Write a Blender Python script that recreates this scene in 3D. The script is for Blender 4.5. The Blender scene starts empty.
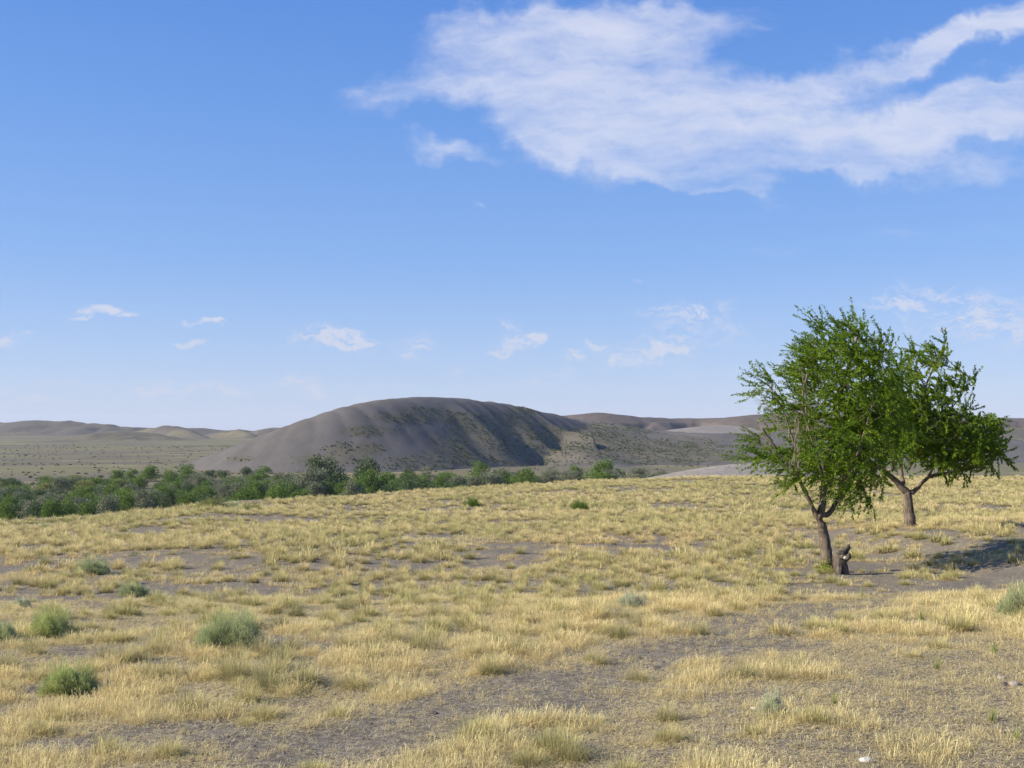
import bpy, math, random
import numpy as np
from mathutils import Vector, Matrix

DBG = ''
rng = np.random.default_rng(7)
random.seed(7)
R = math.radians
scene = bpy.context.scene

# ------------------------------------------------------------------ camera
F = 1005.0
PITCH = math.atan(46.0 / F)
cam_d = bpy.data.cameras.new('camera')
cam_d.sensor_width = 36.0
cam_d.lens = 36.0 * F / 1024.0
cam_d.clip_start = 0.1
cam_d.clip_end = 40000
cam = bpy.data.objects.new('camera', cam_d)
scene.collection.objects.link(cam)
cam.location = (0, 0, 0)
cam.rotation_euler = (math.pi / 2 + PITCH, 0, 0)
scene.camera = cam

# ------------------------------------------------------------------ light and exposure
SUN_EL, SUN_AZ = 30.0, 100.0          # azimuth: degrees left of the view direction (+Y)
sd = Vector((-math.sin(R(SUN_AZ)) * math.cos(R(SUN_EL)), math.cos(R(SUN_AZ)) * math.cos(R(SUN_EL)), math.sin(R(SUN_EL))))
sun_d = bpy.data.lights.new('sun', 'SUN')
sun_d.energy = 5.0
sun_d.angle = R(0.5)
sun_d.color = (1.0, 0.90, 0.74)
sun = bpy.data.objects.new('sun', sun_d)
scene.collection.objects.link(sun)
sun.rotation_euler = sd.to_track_quat('Z', 'Y').to_euler()
scene.view_settings.view_transform = 'Standard'
scene.view_settings.look = 'None'
scene.view_settings.gamma = 1.0
scene.view_settings.use_curve_mapping = False
scene.view_settings.exposure = 0.75

world = bpy.data.worlds.new('World')
scene.world = world
world.use_nodes = True


class NT:
    """small helper to wire nodes"""
    def __init__(s, tree):
        s.t = tree

    def n(s, typ, **kw):
        nd = s.t.nodes.new(typ)
        for k, v in kw.items():
            setattr(nd, k, v)
        return nd

    def put(s, sock, v):
        if isinstance(v, bpy.types.NodeSocket):
            s.t.links.new(v, sock)
        elif v is not None:
            if sock.type == 'RGBA' and not hasattr(v, '__len__'):
                v = (v, v, v, 1)
            elif sock.type == 'RGBA' and len(v) == 3:
                v = (*v, 1)
            sock.default_value = v

    def math(s, op, a, b=None, c=None, clamp=False):
        nd = s.n('ShaderNodeMath', operation=op, use_clamp=clamp)
        for i, v in enumerate((a, b, c)):
            if v is not None:
                s.put(nd.inputs[i], v)
        return nd.outputs[0]

    def vmath(s, op, a, b=None, scale=None):
        nd = s.n('ShaderNodeVectorMath', operation=op)
        s.put(nd.inputs[0], a)
        if b is not None:
            s.put(nd.inputs[1], b)
        if scale is not None:
            s.put(nd.inputs['Scale'], scale)
        return nd

    def mix(s, f, a, b):
        nd = s.n('ShaderNodeMix', data_type='RGBA')
        s.put(nd.inputs[0], f)
        s.put(nd.inputs[6], a)
        s.put(nd.inputs[7], b)
        return nd.outputs[2]

    def noise(s, vec, scale, detail=4, rough=0.55, dist=0.0):
        nd = s.n('ShaderNodeTexNoise')
        s.put(nd.inputs['Vector'], vec)
        s.put(nd.inputs['Scale'], scale)
        s.put(nd.inputs['Detail'], detail)
        s.put(nd.inputs['Roughness'], rough)
        s.put(nd.inputs['Distortion'], dist)
        return nd

    def ramp(s, f, lo, hi, a=0.0, b=1.0, smooth=True):
        nd = s.n('ShaderNodeMapRange', interpolation_type='SMOOTHSTEP' if smooth else 'LINEAR')
        s.put(nd.inputs[0], f)
        nd.inputs[1].default_value = lo
        nd.inputs[2].default_value = hi
        nd.inputs[3].default_value = a
        nd.inputs[4].default_value = b
        return nd.outputs[0]

    def mapping(s, vec, loc=(0, 0, 0), rot=(0, 0, 0), scale=(1, 1, 1)):
        nd = s.n('ShaderNodeMapping')
        s.put(nd.inputs[0], vec)
        nd.inputs[1].default_value = loc
        nd.inputs[2].default_value = rot
        nd.inputs[3].default_value = scale
        return nd.outputs[0]


def build_world():
    t = world.node_tree
    t.nodes.clear()
    k = NT(t)
    out = k.n('ShaderNodeOutputWorld')
    bg = k.n('ShaderNodeBackground')
    bg.inputs[1].default_value = 0.09
    sky = k.n('ShaderNodeTexSky', sky_type='NISHITA')
    sky.sun_disc = False
    sky.sun_elevation = R(SUN_EL)
    sky.sun_rotation = R(-SUN_AZ)
    sky.altitude = 900
    sky.air_density = 1.0
    sky.dust_density = 0.6
    sky.ozone_density = 1.6
    geo = k.n('ShaderNodeTexCoord')
    sep = k.n('ShaderNodeSeparateXYZ')
    t.links.new(geo.outputs['Generated'], sep.inputs[0])
    yy = k.math('MAXIMUM', sep.outputs[1], 0.05)
    u = k.math('DIVIDE', sep.outputs[0], yy)
    v = k.math('DIVIDE', sep.outputs[2], yy)
    comb = k.n('ShaderNodeCombineXYZ')
    t.links.new(u, comb.inputs[0])
    t.links.new(v, comb.inputs[1])
    uv = comb.outputs[0]
    w1 = k.noise(uv, 5.0, 5, 0.6).outputs['Color']
    w2 = k.noise(uv, 22.0, 4, 0.6).outputs['Color']
    w1 = k.vmath('SCALE', k.vmath('SUBTRACT', w1, (0.5, 0.5, 0.5)).outputs[0], scale=0.16).outputs[0]
    w2 = k.vmath('SCALE', k.vmath('SUBTRACT', w2, (0.5, 0.5, 0.5)).outputs[0], scale=0.045).outputs[0]
    ws = k.vmath('ADD', w1, w2).outputs[0]
    wuv = k.vmath('ADD', uv, ws).outputs[0]
    suv = k.vmath('ADD', uv, w2).outputs[0]

    def ell(px, py, rx, ry, ang, src, soft=0.0, amp=1.0):
        cu, cv = (px - 512) / F, (430 - py) / F * 1.0
        m = k.n('ShaderNodeMapping', vector_type='TEXTURE')
        k.put(m.inputs[0], src)
        m.inputs[1].default_value = (cu, cv, 0)
        m.inputs[2].default_value = (0, 0, R(ang))
        m.inputs[3].default_value = (rx / F, ry / F, 1)
        l = k.vmath('LENGTH', m.outputs[0]).outputs['Value']
        return k.ramp(l, 1.35, soft, 0.0, amp)

    big = [(590, 70, 120, 72, 8, .95), (450, 55, 130, 36, 24, .9), (640, 12, 130, 34, 5, .85), (695, 165, 105, 36, -26, .95), (560, 110, 80, 45, -30, .7),
           (615, 130, 80, 48, -25, .85),
           (900, 126, 270, 40, 9, 1.0), (900, 45, 210, 26, 15, .8), (960, 168, 150, 22, -3, .45), (1040, 100, 130, 45, 8, .7), (800, 165, 90, 26, 8, .6), (720, 192, 60, 18, -28, .7), (690, 70, 80, 40, -10, .5), (640, 110, 70, 50, -20, .6), (985, 20, 90, 18, 12, .7), (440, 146, 66, 16, -8, .8),
           (770, 110, 120, 50, 15, .45), (930, 225, 140, 18, -8, .22)]
    acc = None
    for (px, py, rx, ry, an, am) in big:
        e = ell(px, py, rx * 1.08, ry * 1.12, an, wuv, 0.0, am * 1.25)
        acc = e if acc is None else k.math('ADD', acc, e)
    acc = k.math('MINIMUM', acc, 1.1)
    hw = k.vmath('ADD', uv, k.vmath('SCALE', ws, scale=0.28).outputs[0]).outputs[0]
    sn = k.noise(k.mapping(hw, rot=(0, 0, R(-19)), scale=(1.5, 5.2, 1)), 3.2, 8, 0.6, 0.15).outputs[0]
    fine = k.noise(k.mapping(suv, rot=(0, 0, R(-20)), scale=(1, 3.2, 1)), 16, 6, 0.65).outputs[0]
    val = k.math('ADD', acc, k.math('MULTIPLY', k.math('SUBTRACT', sn, 0.5), 2.6))
    val = k.math('ADD', val, k.math('MULTIPLY', k.math('SUBTRACT', fine, 0.5), 0.8))
    dens = k.math('MULTIPLY', k.ramp(val, 0.20, 1.75, 0, 0.94), k.ramp(acc, 0.0, 0.35))
    # small low puffs
    small = [(75, 311, 10, 4, 0, .6), (110, 309, 9, 3, 0, .5), (128, 317, 8, 3, 0, .5), (218, 323, 8, 3, 0, .6), (500, 352, 16, 5, 10, .6), (530, 338, 20, 7, 15, .6), (555, 372, 18, 4, 0, .45), (620, 362, 22, 6, 0, .5), (575, 353, 14, 6, 0, .6), (672, 350, 26, 8, 8, .5), (690, 310, 40, 7, 5, .4), (450, 375, 16, 4, 0, .4), (90, 391, 24, 4, 0, .4), (245, 395, 22, 3, 0, .45), (26, 402, 40, 5, 0, .45), (285, 379, 14, 4, 0, .5), (90, 313, 30, 7, 0, .8), (120, 315, 16, 5, 0, .5), (203, 324, 24, 4.5, 0, .85), (330, 335, 46, 9, -8, .9), (350, 340, 28, 9, 0, .6), (414, 349, 20, 13, 10, .8),
             (190, 347, 15, 4, 0, .75), (10, 339, 22, 5, 0, .85), (165, 390, 46, 6, 0, .6), (215, 393, 45, 5, 0, .45), (300, 382, 26, 8, -10, .55), (320, 392, 30, 6, 0, .5),
             (375, 397, 22, 4, 0, .5), (55, 384, 16, 4, 5, .55), (8, 386, 18, 4, 5, .5), (520, 340, 32, 10, 15, .45), (570, 357, 16, 8, 0, .65), (597, 339, 13, 7, 0, .65),
             (650, 354, 50, 15, 5, .5), (700, 322, 70, 20, -5, .38), (545, 383, 38, 8, 8, .4), (310, 351, 10, 3, 0, .5), (505, 327, 12, 5, 0, .4), (640, 276, 18, 3, 0, .3), (480, 205, 8, 3, -30, .3),
             (60, 405, 120, 8, 0, .3), (760, 250, 50, 8, -8, .2), (720, 375, 60, 10, 0, .25), (985, 312, 110, 24, -6, .55), (900, 300, 50, 10, 5, .25), (985, 335, 70, 14, -10, .35)]
    acc2 = None
    for (px, py, rx, ry, an, am) in small:
        e = ell(px, py, rx * 1.15, ry * 1.3, an, suv, 0.2, am * 1.0)
        acc2 = e if acc2 is None else k.math('ADD', acc2, e)
    n2 = k.noise(k.mapping(suv, scale=(1, 2.8, 1)), 44, 6, 0.68).outputs[0]
    d2 = k.math('MULTIPLY', acc2, k.ramp(n2, 0.36, 0.66, 0.1, 1.2))
    d2 = k.ramp(d2, 0.03, 0.85, 0, 0.85)
    d = k.math('MAXIMUM', dens, d2, clamp=True)
    front = k.ramp(sep.outputs[1], 0.1, 0.25)
    d = k.math('MULTIPLY', d, front)
    skyc = k.n('ShaderNodeHueSaturation')
    skyc.inputs['Saturation'].default_value = 1.12
    k.put(skyc.inputs['Color'], k.vmath('MULTIPLY', sky.outputs[0], (1.04, 0.97, 1.1)).outputs[0])
    lowmix = k.ramp(v, 0.0, 0.25)
    cc = k.mix(lowmix, (4.3, 4.55, 5.4), (4.7, 4.95, 6.0))
    cr = k.n('ShaderNodeValToRGB')
    els = cr.color_ramp.elements
    stops = [(0.0, (.49, .63, .86)), (.06, (.39, .56, .87)), (.16, (.235, .45, .87)), (.30, (.145, .355, .84)), (.42, (.09, .275, .78)), (1.0, (.05, .18, .62))]
    els[0].position, els[0].color = stops[0][0], (*stops[0][1], 1)
    els[1].position, els[1].color = stops[-1][0], (*stops[-1][1], 1)
    for p_, c_ in stops[1:-1]:
        e_ = els.new(p_); e_.color = (*c_, 1)
    k.put(cr.inputs[0], sep.outputs[2])
    blue = k.vmath('SCALE', cr.outputs[0], scale=1.0 / (0.09 * 2 ** 0.75)).outputs[0]
    col = k.mix(d, k.mix(0.78, skyc.outputs[0], blue), cc)
    t.links.new(col, bg.inputs[0])
    t.links.new(bg.outputs[0], out.inputs[0])


build_world()
scene.cycles.max_bounces = 6
scene.cycles.transparent_max_bounces = 4
scene.cycles.use_adaptive_sampling = True


# ------------------------------------------------------------------ maths helpers
def smooth(a, b, x):
    t = np.clip((x - a) / (b - a), 0, 1)
    return t * t * (3 - 2 * t)


def _hash(ix, iy, seed):
    h = (ix.astype(np.int64) * 374761393 + iy.astype(np.int64) * 668265263 + seed * 1442695041) & 0xFFFFFFFF
    h = ((h ^ (h >> 13)) * 1274126177) & 0xFFFFFFFF
    h = (h ^ (h >> 16)) & 0xFFFFFFFF
    return h / 4294967295.0


def vnoise(x, y, seed=0):
    ix, iy = np.floor(x), np.floor(y)
    fx, fy = x - ix, y - iy
    fx = fx * fx * (3 - 2 * fx)
    fy = fy * fy * (3 - 2 * fy)
    a = _hash(ix, iy, seed); b = _hash(ix + 1, iy, seed)
    c = _hash(ix, iy + 1, seed); d = _hash(ix + 1, iy + 1, seed)
    return (a + (b - a) * fx) * (1 - fy) + (c + (d - c) * fx) * fy - 0.5


def fbm(x, y, sc, oct=4, seed=0, gain=0.5):
    x = np.asarray(x, float) / sc
    y = np.asarray(y, float) / sc
    s = 0; a = 1; tot = 0
    for o in range(oct):
        c, sn = math.cos(0.6 * o + 0.3), math.sin(0.6 * o + 0.3)
        s = s + a * vnoise(x * c - y * sn + 17.3 * o, x * sn + y * c - 9.1 * o, seed + o)
        tot += a; a *= gain; x = x * 2.03; y = y * 2.03
    return s / tot * 2


def ray(px, py):
    v = (384 - py) / F
    d = np.array([(px - 512) / F, math.cos(PITCH) - v * math.sin(PITCH), math.sin(PITCH) + v * math.cos(PITCH)])
    return d / d[1]


def P(px, py, Y):
    """world point on the plane at distance Y ahead"""
    return ray(px, py) * Y


# ------------------------------------------------------------------ terrain heights
_ys = np.arange(-400, 1200, 1.0)
_zs = np.interp(_ys, [-400, -60, 0, 6, 22, 35, 60, 100, 400, 1200], [0.5, -1.1, -1.68, -1.98, -3.1, -3.45, -3.9, -4.3, -5.2, -6])
_ker = np.exp(-0.5 * (np.arange(-9, 10) / 3.0) ** 2)
_zs = np.convolve(np.pad(_zs, 9, mode='edge'), _ker / _ker.sum(), 'valid')
RU = ([-1.5, -.5, -.3, -.2, -.1, 0, .1, .2, .5, 1.5], [40, 50, 58, 70, 82, 92, 100, 103, 112, 120])


CRU = np.linspace(-.6, .6, 25)
CRV = np.zeros(25)


def plateau(x, y):
    z = np.interp(y, _ys, _zs)
    z = z - 0.03 * np.log1p(np.exp(np.clip(-(x + 6) / 2.0, -30, 30))) * 2.0
    z = z + 0.5 * smooth(8.6, 12.5, x) * smooth(11, 19, y) * (1 - smooth(29, 46, y))
    z = z + 0.16 * fbm(x, y, 9, 3, 3)
    u = np.clip(x / np.maximum(y, 5.0), -.6, .6)
    z = z + y * np.interp(u, CRU, CRV) * smooth(15, 60, y)
    return z


def h_base(x, y, detail=True):
    x = np.asarray(x, float); y = np.asarray(y, float)
    u = np.clip(x / np.maximum(y, 5.0), -1.5, 1.5)
    Rr = np.interp(u, *RU) + 5 * fbm(u * 100, u * 0 + 3, 12, 2, 5)
    t = y - Rr
    pl = plateau(x, y)
    dist = np.hypot(x, y)
    va = -22 + 0.9 * fbm(x, y, 70, 3, 9) + 8.0 * smooth(650, 2600, dist)
    z = pl + (va - pl) * smooth(0, 115, t)
    if detail:
        k = 1 - smooth(60, 140, dist)
        z = z + k * (0.05 * fbm(x, y, 1.6, 4, 21) + 0.018 * fbm(x, y, 0.33, 3, 31))
    return z


def fit_crest():
    """lower or raise the far part of the plateau so that its rim lies where it should"""
    tp = [-110, 0, 83, 156, 179, 256, 300, 346, 412, 479, 520, 566, 633, 732, 1024, 1120]
    tv = [524, 521, 516, 510, 507, 500, 498, 496, 491, 487, 485, 482, 479, 477, 477, 477]
    Y = np.linspace(12, 135, 500)
    for it in range(6):
        for i, u in enumerate(CRU):
            ang = np.max(h_base(u * Y, Y, False) / Y)
            r = ray(512 + F * u, np.interp(512 + F * u, tp, tv))
            CRV[i] += .8 * (r[2] - ang)


fit_crest()


def ridge_net(x, y, lines, base, k=1.0):
    """lines: list of (pts Nx3, slope, roundness). returns smooth-max envelope with base"""
    out = base.copy()
    for pts, sl, rd in lines:
        best = np.full(x.shape, -1e9)
        for a, b in zip(pts[:-1], pts[1:]):
            ax, ay, az = a; bx, by, bz = b
            dx, dy = bx - ax, by - ay
            L2 = dx * dx + dy * dy + 1e-9
            tt = np.clip(((x - ax) * dx + (y - ay) * dy) / L2, 0, 1)
            d = np.hypot(x - (ax + tt * dx), y - (ay + tt * dy))
            hh = az + (bz - az) * tt - sl * (np.sqrt(d * d + rd * rd) - rd)
            best = np.maximum(best, hh)
        df = np.clip(np.abs(out - best) / k, 0, 1)
        out = np.maximum(out, best) + k * 0.25 * (1 - df) ** 2
    return out


def line(pts):
    return [P(*p) for p in pts]


def densify(pts, n=6):
    pts = np.array(pts, float)
    t = np.arange(len(pts))
    tt = np.linspace(0, len(pts) - 1, (len(pts) - 1) * n + 1)
    out = np.stack([np.interp(tt, t, pts[:, i]) for i in range(pts.shape[1])], 1)
    for _ in range(n):
        out[1:-1] = (out[:-2] + 2 * out[1:-1] + out[2:]) / 4
    return out


DUNE_CREST = densify(line([(172, 470, 609), (195, 464, 597), (240, 444, 584), (300, 420.5, 574), (350, 404.5, 589), (395, 397.8, 621), (430, 396, 652), (470, 399, 684),
                   (520, 406.5, 719), (560, 415, 748), (585, 423, 767)]), 3)
DUNE2 = densify(line([(560, 417, 840), (590, 421.5, 820), (640, 430.5, 790), (700, 434, 770), (760, 434, 780), (860, 431, 790), (950, 432, 800), (1010, 440, 800), (1080, 452, 790)]), 3)
TONGUE = densify(line([(650, 482, 345), (690, 471, 360), (735, 463, 375), (780, 463, 385), (830, 472, 390), (860, 482, 385)]), 3)
APRON = densify(line([(605, 424, 775), (578, 429, 735), (566, 441, 690), (590, 456, 635), (625, 470, 590)]), 3)
SPURS = []      # ribs running down the right-hand face: points, height, sunny flank, shaded flank
for _px, _a, _l, _k, _s in ((404, 2.5, 9, .7, .72), (448, 5.5, 15, .3, .64), (472, 2.0, 7, .8, .74), (490, 4.5, 12, .4, .70), (512, 2.5, 8, .2, .8), (536, 4.5, 14, .5, .62)):
    _c = DUNE_CREST[np.argmin(np.abs(512 + F * DUNE_CREST[:, 0] / DUNE_CREST[:, 1] - _px))]
    _q = [(_c[0] + t * _s + 4 * math.sin(t * .07 + _px), _c[1] - t * math.sqrt(1 - _s * _s), 0) for t in np.linspace(_k * 60, 105, 7)]
    SPURS.append((_q, _a, _l, _l * .75))


def spur_bumps(x, y):
    z = 0
    for pts, A, wl, wr in SPURS:
        q = densify(pts, 3)
        n = len(q)
        bd = np.full(x.shape, 1e9); sg = np.zeros(x.shape); pr = np.zeros(x.shape)
        for i in range(n - 1):
            ax, ay, _ = q[i]; bx, by, _ = q[i + 1]
            dx, dy = bx - ax, by - ay
            L2 = dx * dx + dy * dy
            tt = np.clip(((x - ax) * dx + (y - ay) * dy) / L2, 0, 1)
            ex, ey = x - (ax + tt * dx), y - (ay + tt * dy)
            d = np.hypot(ex, ey)
            m = d < bd
            bd = np.where(m, d, bd)
            sg = np.where(m, np.sign(dx * ey - dy * ex), sg)
            pr = np.where(m, (i + tt) / (n - 1), pr)
        w = np.where(sg > 0, wr, wl)      # line runs towards the camera: its left hand is +x
        lf = np.clip(1 - bd / w, 0, 1)
        r = bd / w
        rt = np.where(r < 1.3, 1 - r, np.clip(-0.3 + (r - 1.3) * 0.3, -0.3, 0))
        prof = np.where(sg > 0, rt, lf) - 0.12 * np.exp(-(bd / 3.0) ** 2)
        z = z + A * prof * smooth(0.0, 0.3, pr) * (1 - smooth(0.75, 1.0, pr) * 0.8)
    cd = np.full(x.shape, 1e9)
    for a, b in zip(DUNE_CREST[:-1], DUNE_CREST[1:]):
        dx, dy = b[0] - a[0], b[1] - a[1]
        tt = np.clip(((x - a[0]) * dx + (y - a[1]) * dy) / (dx * dx + dy * dy), 0, 1)
        cd = np.minimum(cd, np.hypot(x - a[0] - tt * dx, y - a[1] - tt * dy))
    back = y > np.interp(x, DUNE_CREST[:, 0], DUNE_CREST[:, 1])
    return np.where(back, 0, z * smooth(3, 26, cd))


def h_dune(x, y):
    b = np.full(np.shape(x), -40.0)
    z = ridge_net(x, y, [(DUNE_CREST, 0.76, 18)], b, 3)
    # concave foot
    g = h_base(x, y, False)
    rel = z - g
    z = g + rel * (0.82 + 0.18 * smooth(0, 42, rel)) * 1.0
    z2 = ridge_net(x, y, [(DUNE2, 0.17, 10), (APRON, 0.30, 12)], b, 4)
    # scrub apron in front of the saddle
    z = np.maximum(z, z2) + 0.5 * np.clip(1 - np.abs(z - z2) / 3, 0, 1) ** 2
    face = smooth(-22, -12, z)
    zc = np.interp(x, DUNE_CREST[:, 0], DUNE_CREST[:, 2], right=-22)
    room = np.clip((zc - z) * 0.62, 0, None)
    bmp = spur_bumps(x, y) * (0.35 + 0.65 * face)
    pos = np.maximum(bmp, 0)
    bmp = np.where(bmp > 0, pos * room / (pos ** 3 + room ** 3 + 1e-6) ** (1 / 3), bmp)
    z = z + bmp
    steep = smooth(-18, -6, z)
    z = z + 0.6 * fbm(x, y, 22, 3, 41) + 0.15 * fbm(x, y, 5, 2, 43) + steep * 0.9 * fbm(x * .69 + y * .72, (x * .72 - y * .69) * .2, 6, 3, 44) * smooth(-60, -20, x)
    return z


# ------------------------------------------------------------------ mesh helpers
COL = scene.collection


def mesh_np(name, V, Fq, mats=(), smooth_=True, attrs=None):
    """V Nx3, Fq list of faces or MxK array"""
    me = bpy.data.meshes.new(name)
    V = np.asarray(V, dtype=np.float32)
    Fa = np.asarray(Fq, dtype=np.int32)
    k = Fa.shape[1]
    me.vertices.add(len(V))
    me.vertices.foreach_set('co', V.ravel())
    me.loops.add(Fa.size)
    me.loops.foreach_set('vertex_index', Fa.ravel())
    me.polygons.add(len(Fa))
    me.polygons.foreach_set('loop_start', np.arange(0, Fa.size, k, dtype=np.int32))
    me.polygons.foreach_set('loop_total', np.full(len(Fa), k, dtype=np.int32))
    me.update(calc_edges=True)
    me.validate()
    if smooth_:
        me.polygons.foreach_set('use_smooth', np.ones(len(me.polygons), dtype=bool))
    for m in mats:
        me.materials.append(m)
    if attrs:
        for an, av in attrs.items():
            a = me.attributes.new(an, 'FLOAT', 'POINT')
            a.data.foreach_set('value', np.asarray(av, dtype=np.float32))
    return me


def link(name, me, parent=None, loc=None):
    o = bpy.data.objects.new(name, me)
    COL.objects.link(o)
    if parent is not None:
        o.parent = parent
    if loc is not None:
        o.location = loc
    return o


def tag(o, label=None, cat=None, group=None, kind=None):
    if label: o['label'] = label
    if cat: o['category'] = cat
    if group: o['group'] = group
    if kind: o['kind'] = kind
    return o


class Buf:
    """collects tris/quads as quads (tris repeat nothing: kept as two lists)"""
    def __init__(s):
        s.V = []; s.F = []; s.A = []; s.n = 0

    def add(s, V, Fq, a=None):
        V = np.asarray(V, float)
        s.V.append(V); s.F.append(np.asarray(Fq, int) + s.n)
        s.A.append(np.zeros(len(V)) if a is None else np.asarray(a, float))
        s.n += len(V)

    def mesh(s, name, mat, smooth_=True, attr='t'):
        return mesh_np(name, np.vstack(s.V), np.vstack(s.F), [mat], smooth_, {attr: np.concatenate(s.A)})


def tube(buf, pts, rad, sides=6, lump=0.0, cap=True):
    pts = np.asarray(pts, float)
    n = len(pts)
    if n < 2:
        return
    T = np.gradient(pts, axis=0)
    T /= np.linalg.norm(T, axis=1)[:, None] + 1e-9
    ref = np.array([0.13, 0.97, 0.2]) if abs(T[0][1]) < 0.9 else np.array([1.0, 0, 0])
    V = []
    u = np.cross(T[0], ref); u /= np.linalg.norm(u)
    for i in range(n):
        u = u - T[i] * np.dot(u, T[i]); u /= np.linalg.norm(u) + 1e-9
        w = np.cross(T[i], u)
        for j in range(sides):
            a = 2 * math.pi * j / sides
            r = rad[i]
            if lump:
                r *= 1 + lump * (math.sin(3 * a + i * 0.35) * 0.5 + 0.5 * math.sin(5 * a + 1.3 + i * 0.2) + random.uniform(-.35, .35))
            V.append(pts[i] + r * (math.cos(a) * u + math.sin(a) * w))
    Fq = []
    for i in range(n - 1):
        for j in range(sides):
            a = i * sides + j; b = i * sides + (j + 1) % sides
            Fq.append((a, b, b + sides, a + sides))
    if cap:
        V.append(pts[-1] + T[-1] * rad[-1] * 0.3)
        c = len(V) - 1
        for j in range(0, sides, 1):
            a = (n - 1) * sides + j; b = (n - 1) * sides + (j + 1) % sides
            Fq.append((a, b, c, c))
    # degenerate quads for the cap become proper quads by splitting pairs
    Fq = [f for f in Fq if f[2] != f[3]] + [((n - 1) * sides + j, (n - 1) * sides + (j + 1) % sides, (n - 1) * sides + (j + 2) % sides, len(V) - 1)
                                            for j in range(0, sides, 2)] * (1 if cap else 0)
    buf.add(V, Fq)


# ------------------------------------------------------------------ materials
def new_mat(name):
    m = bpy.data.materials.new(name)
    m.use_nodes = True
    m.node_tree.nodes.clear()
    k = NT(m.node_tree)
    out = k.n('ShaderNodeOutputMaterial')
    return m, k, out


def principled(k, out, col, rough=0.9, normal=None, spec=0.2):
    b = k.n('ShaderNodeBsdfPrincipled')
    k.put(b.inputs['Base Color'], col)
    k.put(b.inputs['Roughness'], rough)
    k.put(b.inputs['Specular IOR Level'], spec)
    if normal is not None:
        k.put(b.inputs['Normal'], normal)
    k.t.links.new(b.outputs[0], out.inputs[0])
    return b


def bump(k, h, strength=0.5, dist=0.02, normal=None):
    b = k.n('ShaderNodeBump')
    b.inputs['Strength'].default_value = strength
    b.inputs['Distance'].default_value = dist
    k.put(b.inputs['Height'], h)
    if normal is not None:
        k.put(b.inputs['Normal'], normal)
    return b.outputs[0]


def mat_ground():
    m, k, out = new_mat('ground')
    co = k.n('ShaderNodeTexCoord').outputs['Object']
    veg = k.n('ShaderNodeAttribute', attribute_name='veg').outputs['Fac']
    zone = k.n('ShaderNodeAttribute', attribute_name='zone').outputs['Fac']
    n1 = k.noise(co, 1.3, 6, 0.6).outputs[0]
    n2 = k.noise(co, 14, 5, 0.65).outputs[0]
    n3 = k.noise(co, 70, 4, 0.7).outputs[0]
    sand = k.mix(k.ramp(n1, 0.3, 0.7), (0.188, 0.166, 0.128), (0.255, 0.227, 0.176))
    sand = k.mix(k.ramp(n2, 0.35, 0.62), sand, (0.125, 0.108, 0.085))
    vor = k.n('ShaderNodeTexVoronoi', feature='F1')
    k.put(vor.inputs['Vector'], co)
    vor.inputs['Scale'].default_value = 38
    peb = k.ramp(vor.outputs['Distance'], 0.32, 0.12)
    sepc = k.n('ShaderNodeSeparateColor')
    k.put(sepc.inputs[0], vor.outputs['Color'])
    pale = k.math('MULTIPLY', peb, k.ramp(sepc.outputs[0], 0.86, 0.93))
    dark = k.math('MULTIPLY', peb, k.ramp(sepc.outputs[1], 0.75, 0.82))
    sand = k.mix(pale, sand, (0.42, 0.37, 0.30))
    sand = k.mix(dark, sand, (0.07, 0.06, 0.052))
    # straw litter lying in the grassy parts
    lit = k.noise(k.mapping(co, scale=(1, 2.5, 1)), 26, 5, 0.7, 1.5).outputs[0]
    litter = k.mix(k.ramp(n3, 0.3, 0.7), (0.40, 0.285, 0.13), (0.58, 0.45, 0.23))
    lf = k.math('MULTIPLY', k.ramp(lit, 0.52, 0.66), k.ramp(veg, 0.05, 0.6, 0.15, 0.75))
    near = k.mix(lf, sand, litter)
    # the valley floor: dry grass, sage and bare bands
    vn = k.noise(k.mapping(co, scale=(0.45, 1.0, 1)), 0.012, 6, 0.6).outputs[0]
    vn2 = k.noise(co, 0.12, 5, 0.65).outputs[0]
    vc = k.mix(k.ramp(vn, 0.38, 0.6), (0.175, 0.16, 0.085), (0.135, 0.12, 0.085))
    vc = k.mix(k.ramp(k.noise(k.mapping(co, scale=(0.3, 1.0, 1)), 0.03, 4, 0.6).outputs[0], 0.55, 0.66), vc, (0.23, 0.205, 0.11))
    vc = k.mix(k.math('MULTIPLY', k.ramp(vn2, 0.55, 0.7), 0.7), vc, (0.085, 0.095, 0.045))
    col = k.mix(zone, near, vc)
    hgt = k.math('ADD', k.math('MULTIPLY', n2, 0.6), k.math('MULTIPLY', n3, 0.25))
    hgt = k.math('ADD', hgt, k.math('MULTIPLY', peb, 0.25))
    nrm = bump(k, hgt, 0.9, 0.03)
    principled(k, out, col, 0.95, nrm, 0.1)
    return m


def mat_dune():
    m, k, out = new_mat('dune_sand')
    co = k.n('ShaderNodeTexCoord').outputs['Object']
    scrub = k.n('ShaderNodeAttribute', attribute_name='veg').outputs['Fac']
    n1 = k.noise(co, 0.035, 5, 0.6).outputs[0]
    n2 = k.noise(co, 0.35, 5, 0.7).outputs[0]
    c = k.mix(k.ramp(n1, 0.3, 0.7), (0.106, 0.099, 0.093), (0.136, 0.127, 0.118))
    c = k.mix(k.math('MULTIPLY', k.ramp(n2, 0.45, 0.7), 0.3), c, (0.095, 0.083, 0.072))
    g = k.mix(k.ramp(n1, 0.35, 0.65), (0.07, 0.07, 0.038), (0.135, 0.118, 0.07))
    c = k.mix(k.math('MULTIPLY', k.ramp(n2, 0.34, 0.6), k.math('MULTIPLY', scrub, 0.85)), c, g)
    nrm = bump(k, k.noise(co, 0.8, 4, 0.6).outputs[0], 0.35, 0.5)
    principled(k, out, c, 0.95, nrm, 0.1)
    return m


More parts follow.
